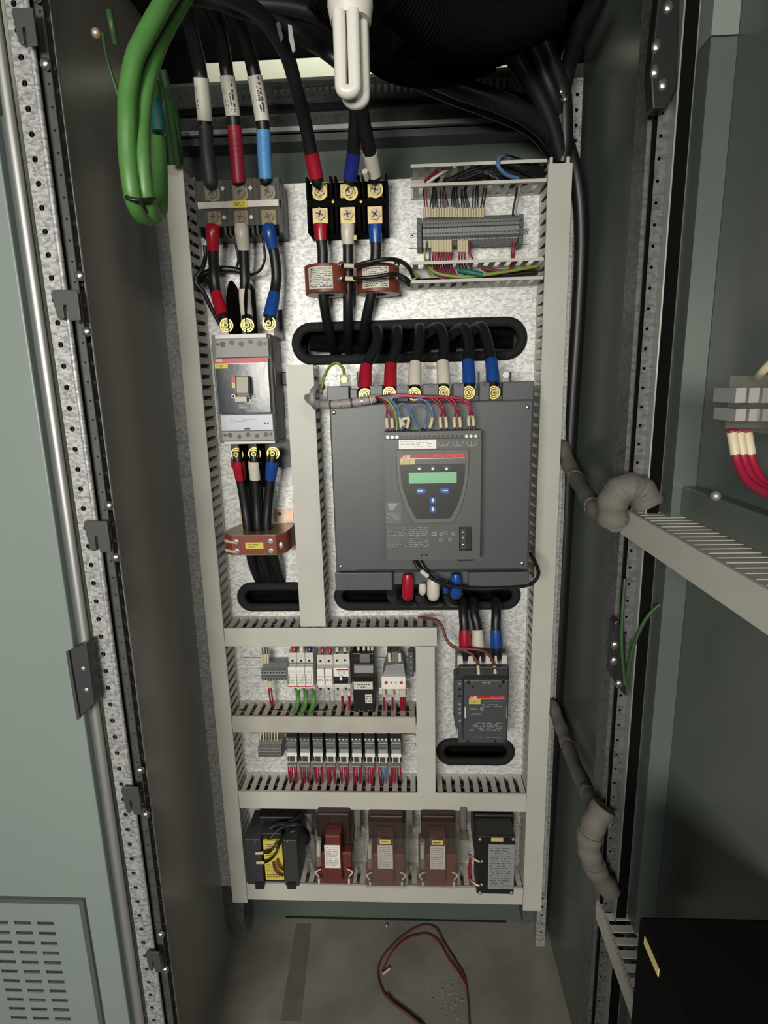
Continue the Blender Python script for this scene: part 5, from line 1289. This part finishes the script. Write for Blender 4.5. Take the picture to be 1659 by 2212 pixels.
conduit([(665,1755,YV+.08),(672,1800,YV+.07),(680,1850,YV+.06),(690,1890,YV+.06)],.010,'grey-green wrapped bundle behind the leftmost red transformer',mt='conduit')
bt=thing('black_transformer','black transformer with large grey nameplate at the bottom right','transformer',P(1070,1935,YP-.001))
part(MB().bx(1030,1806,1112,1932,YV-.006,YV+.05),'front','black',bt,bev=.003)
part(MB().bx(1024,1760,1110,1840,YV+.0505,YP-.002),'rear_body','black',bt,bev=.004)
lp=part(MB().bx(1054.5,1825,1111,1921,YV-.0075,YV-.0061),'nameplate','print_grey',bt,bev=.0004)
print_rows(1059,1830,1106,1916,YV-.0077,16,'ss_module',bt,71,.3,cols=2)
part(MB().bx(1061,1810,1087,1818,YV-.0072,YV-.0061),'tag','yellow_pale',bt)
for px,py,m_ in ((1037,1813,'dull_steel'),(1109,1813,'dull_steel'),(1041,1861,'steel'),(1041,1911,'steel'),(1037,1929,'dull_steel'),(1105,1929,'dull_steel')): part(MB().sph(tuple(P(px,py,YV-.007)),.0042,10,(1,.7,1)),'screw',m_,bt)
for k,(py,nm) in enumerate(((1858,'upper'),(1910,'lower'))):
    wire([(1036,py+3,YV-.012),(1028,py,YV-.010),(1017,py-9,YV-.002),(1013,py-12,YV+.01)],.0028,'copper_plate',nm+' ring-tipped wire at the left side of the bottom right black unit','wire',n=5)
    wire([(1016,1850+k*2,YV+.004),(1013+k*4,1870,YV+.002),(1013+k*3,1895,YV+.004),(1018+k*2,1908,YV+.0)],.0018,'wire_red',('left','right')[k]+' thin red wire beside the bottom right black unit','wire',n=5,seg=6)

# black cables lying behind the plate, seen through its slots
for k,(s,nm) in enumerate(zip(SLOTS[1:],('left oval slot','slot under the starter','slot under the contactor'))):
    for j in range(4):
        zz=s[2]+(s[3]-s[2])*(j*.36-.05); rd=random.Random(k*9+j)
        top(MB().tube([(s[0]-.03+(s[1]-s[0]+.06)*i/8,1.228+.006*(j%2)+rd.uniform(-.002,.002),zz+rd.uniform(-.002,.002)) for i in range(9)],.0105,10),'power_cable','black_matte','black cable running behind the plate, seen through the '+nm,'cable','cables behind the '+nm)
for j in range(3):
    s=SLOTS[0]; top(MB().tube([(s[0]+.02+(s[1]-s[0]-.03)*i/8,1.23,s[3]-.004-.016*j+.004*math.sin(i+j)) for i in range(9)],.011,10),'power_cable','black_matte','black cable running behind the plate at the top of the long upper slot','cable','cables behind the long upper slot')
# ================================================================== LAMP, GREEN CABLES, ROOF CABLES
YL=.68
lp=thing('energy_saving_lamp','unlit white compact fluorescent lamp hanging from the roof','lamp',P(757,0,YL))
zb_=P(757,45,YL).z; xc=P(757,25,YL).x
part(MB().cyl((xc,YL,zb_+.012),(xc,YL,zb_+.075),.0235,.0205,28),'base','white_plastic',lp)
part(MB().cyl((xc,YL,zb_+.075),(xc,YL,zb_+.115),.019,.017,24),'lamp_holder','black',lp); part(MB().cyl((xc,YL,zb_+.115),(xc,YL,TOPZ),.0035,.0035,10),'cord','black',lp)
part(MB().cyl((xc,YL,zb_-.002),(xc,YL,zb_+.012),.021,.0235,28),'collar','white_plastic',lp)
for k,(xa_,xb_,dy,bot) in enumerate(((735,765,-.016,196),(748,783,.0,214),(768,785,.016,206))):
    xl,xr_=P(xa_,120,YL+dy).x,P(xb_,120,YL+dy).x; r_=.0068; zl=P(xa_,bot-8,YL+dy).z
    if k==2: xl=xr_-.016
    pts=[(xl,YL+dy,zb_)]+[((xl+xr_)/2-(xr_-xl)/2*math.cos(PI*i/10),YL+dy+(.003 if k==1 else 0),zl-(xr_-xl)/2*math.sin(PI*i/10)*.7) for i in range(11)]+[(xr_,YL+dy,zb_)]
    part(MB().tube(pts,r_,14),'tube','cfl',lp)
gc=[([(385,-40,.86),(346,20,.82),(310,85,.80),(290,130,.79),(277,200,.785),(275,260,.78),(276,330,.78),(282,390,.78),(289,430,.785),(300,456,.80),(314,468,.82),(324,462,.85)],.0116,'thick green cable of the hanging loop, left strand'),
    ([(410,-20,.90),(368,50,.86),(338,115,.83),(318,185,.81),(308,260,.80),(308,330,.79),(312,390,.79),(318,430,.795),(328,456,.81),(340,466,.83),(347,445,.86),(347,380,.88),(343,300,.89)],.0098,'green cable of the hanging loop, right strand'),
    ([(331,180,.91),(336,220,.905),(336,300,.90),(334,370,.90),(331,430,.895)],.010,'dark green strand at the back of the hanging loop')]
for k,(pp,r,lb) in enumerate(gc):
    o=wire(pp,r,'green_cable' if k<2 else 'green_dark',lb,'cable','green earth cables',n=9,seg=18,name='earth_cable')
top(MB().tube(path([(332,222,.885),(340,245,.88),(344,285,.88)],6)[1],.0100,12),'sleeve','green_teal','blue-green sleeve on the rear strand of the green loop','cable sleeve')
tz=P(300,430,.765); o=top(MB().tube([P(273,426,.772),P(284,431,.768),P(299,433,.772),P(318,432,.778),P(334,429,.80)],.0028,8),'cable_tie','black','black cable tie strapped around the green loop','cable tie')
part(MB().tube([P(303,434,.752),P(312,448,.755),P(318,458,.77)],.0022,6),'tail','black',o)
for k,(pp,r) in enumerate((([(352,150,1.0),(366,215,1.02),(376,290,1.05),(384,355,1.08)],.006),([(340,170,1.02),(355,230,1.03),(367,300,1.06),(372,355,1.08)],.006),([(362,190,1.0),(378,240,1.03),(386,300,1.06),(390,352,1.09)],.005))):
    wire(pp,r,'green_dark',('nearest','middle','rear')[k]+' dark green wire running down behind the green loop','wire','dark green wires behind the loop')
wire([(222,70,.8),(228,110,.81),(238,150,.82),(258,215,.83)],.0024,'green_dark','thin green wire at the top left beside the green loop','wire')
wire([(236,25,.8),(242,55,.8),(250,95,.81)],.0045,'green_dark','short olive green wire stub at the top left','wire')
top(MB().sph(tuple(P(208,72,.8)),.006),'bolt','copper_plate','small coppery bolt end at the top left of the cabinet','bolt')
mb=MB().prism(PL([(596,50),(604,46),(612,82),(606,92)],.93),.93,.934); o=top(mb,'metal_clip','bracket','small bright metal clip among the roof cables, left half','clip','roof clip')
mb=MB().prism(PL([(622,52),(630,55),(638,108),(632,114),(624,84)],.93),.93,.934); o=top(mb,'metal_clip','dull_steel','small bright metal clip among the roof cables, right half','clip','roof clip')
RC=[([(330,-30,.9),(500,5,.92),(640,20,.95),(730,60,.98),(760,120,1.02),(770,200,1.02)],.012,'black cable arching over the roof to the lamp, upper'),
    ([(400,-30,.9),(520,20,.92),(600,45,.95),(660,85,.98),(700,110,1.02),(745,150,1.03),(768,210,1.03)],.011,'black cable arching over the roof to the lamp, lower'),
    ([(800,60,1.0),(870,130,1.02),(980,185,1.05),(1090,225,1.08),(1160,265,1.11),(1200,310,1.13),(1218,345,1.14)],.016,'thick black cable sweeping from roof centre into the right duct'),
    ([(760,100,1.04),(850,150,1.07),(960,200,1.10),(1080,245,1.13),(1150,280,1.16),(1195,330,1.17)],.013,'second black cable sweeping below the thick one to the right duct'),
    ([(1080,60,1.05),(1120,140,1.07),(1160,200,1.09),(1192,270,1.11),(1212,340,1.13)],.015,'black cable dropping steeply into the right duct'),
    ([(1120,40,1.05),(1165,140,1.08),(1200,220,1.1),(1225,310,1.14),(1248,400,1.16),(1255,520,1.17),(1247,700,1.18),(1234,900,1.19),(1214,1300,1.2),(1190,1700,1.2),(1172,1960,1.2)],.013,'black cable running down outside the right duct, outer strand'),
    ([(1300,-20,1.0),(1255,60,1.05),(1225,150,1.1),(1212,240,1.12),(1228,330,1.19),(1246,440,1.24),(1250,700,1.245),(1226,1100,1.245),(1196,1600,1.245),(1172,1960,1.245)],.014,'long black cable added as the dark gap shadow right of the duct'),  # added cable, black in place of the shadowed gap beside the duct
    ([(1130,0,1.05),(1190,130,1.08),(1215,200,1.1),(1220,290,1.12),(1215,350,1.13)],.014,'black cable dropping behind the steep one at the right duct')]
for pp,r,lb in RC: power_cable(pp,r,lb,group='roof cables')
wire([(1217,190,1.1),(1224,250,1.11),(1228,300,1.12),(1226,345,1.14)],.004,'wire_red','red wire running down beside the right perforated rail','wire')
wire([(1232,130,1.1),(1226,160,1.1),(1230,215,1.105),(1233,290,1.12),(1222,345,1.14)],.0035,'red_shrink','second dark red wire beside the right perforated rail','wire')
wire([(1203,180,1.1),(1208,225,1.1),(1212,270,1.11),(1216,300,1.12)],.006,'green_dark','olive green wire among black cables above the right duct','wire')
for k,(px,py) in enumerate(((1212,199),(1220,215))): top(MB().sph(tuple(P(px,py,1.09)),.005),'bolt','steel',('upper','lower')[k]+' small bright bolt above the right duct','bolt')
def ribbed(pp,r,label):
    w=path(pp,26)[1]; rr=[r*(1.0 if i%2 else .86) for i in range(len(w))]
    top(MB().tube(w,rr,14),'corrugated_conduit','black_matte',label,'conduit','corrugated roof conduits')
ribbed([(690,-30,.9),(760,40,.93),(810,100,.97),(870,135,1.0),(960,140,1.02),(1060,110,1.04)],.030,'corrugated black conduit drooping behind the lamp')
ribbed([(840,-30,.80),(920,40,.84),(1000,70,.88),(1100,60,.92),(1190,20,.96)],.032,'corrugated black conduit across the roof centre, lower curve')
ribbed([(780,-60,.9),(900,-10,.95),(1030,10,1.0),(1180,-20,1.05),(1280,-60,1.1)],.034,'corrugated black conduit across the roof centre, upper curve')
ribbed([(980,80,1.10),(1060,100,1.13),(1130,85,1.16),(1200,40,1.18),(1250,-20,1.2)],.028,'corrugated black conduit rising to the right behind the roof')
ribbed([(850,60,.95),(930,95,1.0),(1020,105,1.04),(1080,95,1.08)],.030,'short corrugated black conduit at the roof centre rear')
# ================================================================== THINGS ON THE FLOOR
def loop(pp,z,r,m_,label):
    pts=catmull([PZ(a,b,z) for a,b in pp],8); top(MB().tube(pts,r,8),'wire',m_,label,'wire')
loop([(935,2240),(905,2205),(868,2182),(832,2150),(817,2110),(822,2075),(850,2040),(885,2012),(915,2000),(942,2006),(958,2035),(985,2078),(1003,2110),(1010,2150),(1013,2190),(1016,2240)],.004,.0022,'wire_brown','dark red wire loop lying on the cabinet floor, outer strand')
loop([(825,2100),(845,2060),(872,2032),(900,2021),(925,2020),(948,2036),(968,2070),(990,2100),(1005,2125)],.006,.0016,'wire_red','thin pinkish wire strand inside the floor loop')
loop([(910,2215),(880,2190),(850,2168),(835,2150)],.008,.003,'wire_brown','second short strand along the left of the floor loop')
top(MB().tube([PZ(827,2104,.005),PZ(842,2092,.005)],.003,8),'wire_end','marker','cream wire tip lying on the floor loop','wire tip')
o=top(MB().sph(tuple(PZ(835,1999,.003)),.004),'screw','steel','tiny shiny screw lying on the floor near the back seam','screw')
rd=random.Random(9); mb=MB()
for k in range(70):
    a=rd.gauss(965,22); b=rd.gauss(2150,24); c=PZ(a,b,.0006+k*.00002); s=rd.uniform(.001,.004)
    mb.add([c+Vector((s*math.cos(t)*rd.uniform(.5,1.4),s*math.sin(t)*rd.uniform(.5,1.6),0)) for t in (0,1.1,2.2,3.3,4.4,5.4)],[(0,1,2,3,4,5)])
top(mb,'dust','dust','pale crumbly dust patch on the floor inside the wire loop','dust',kind='stuff')
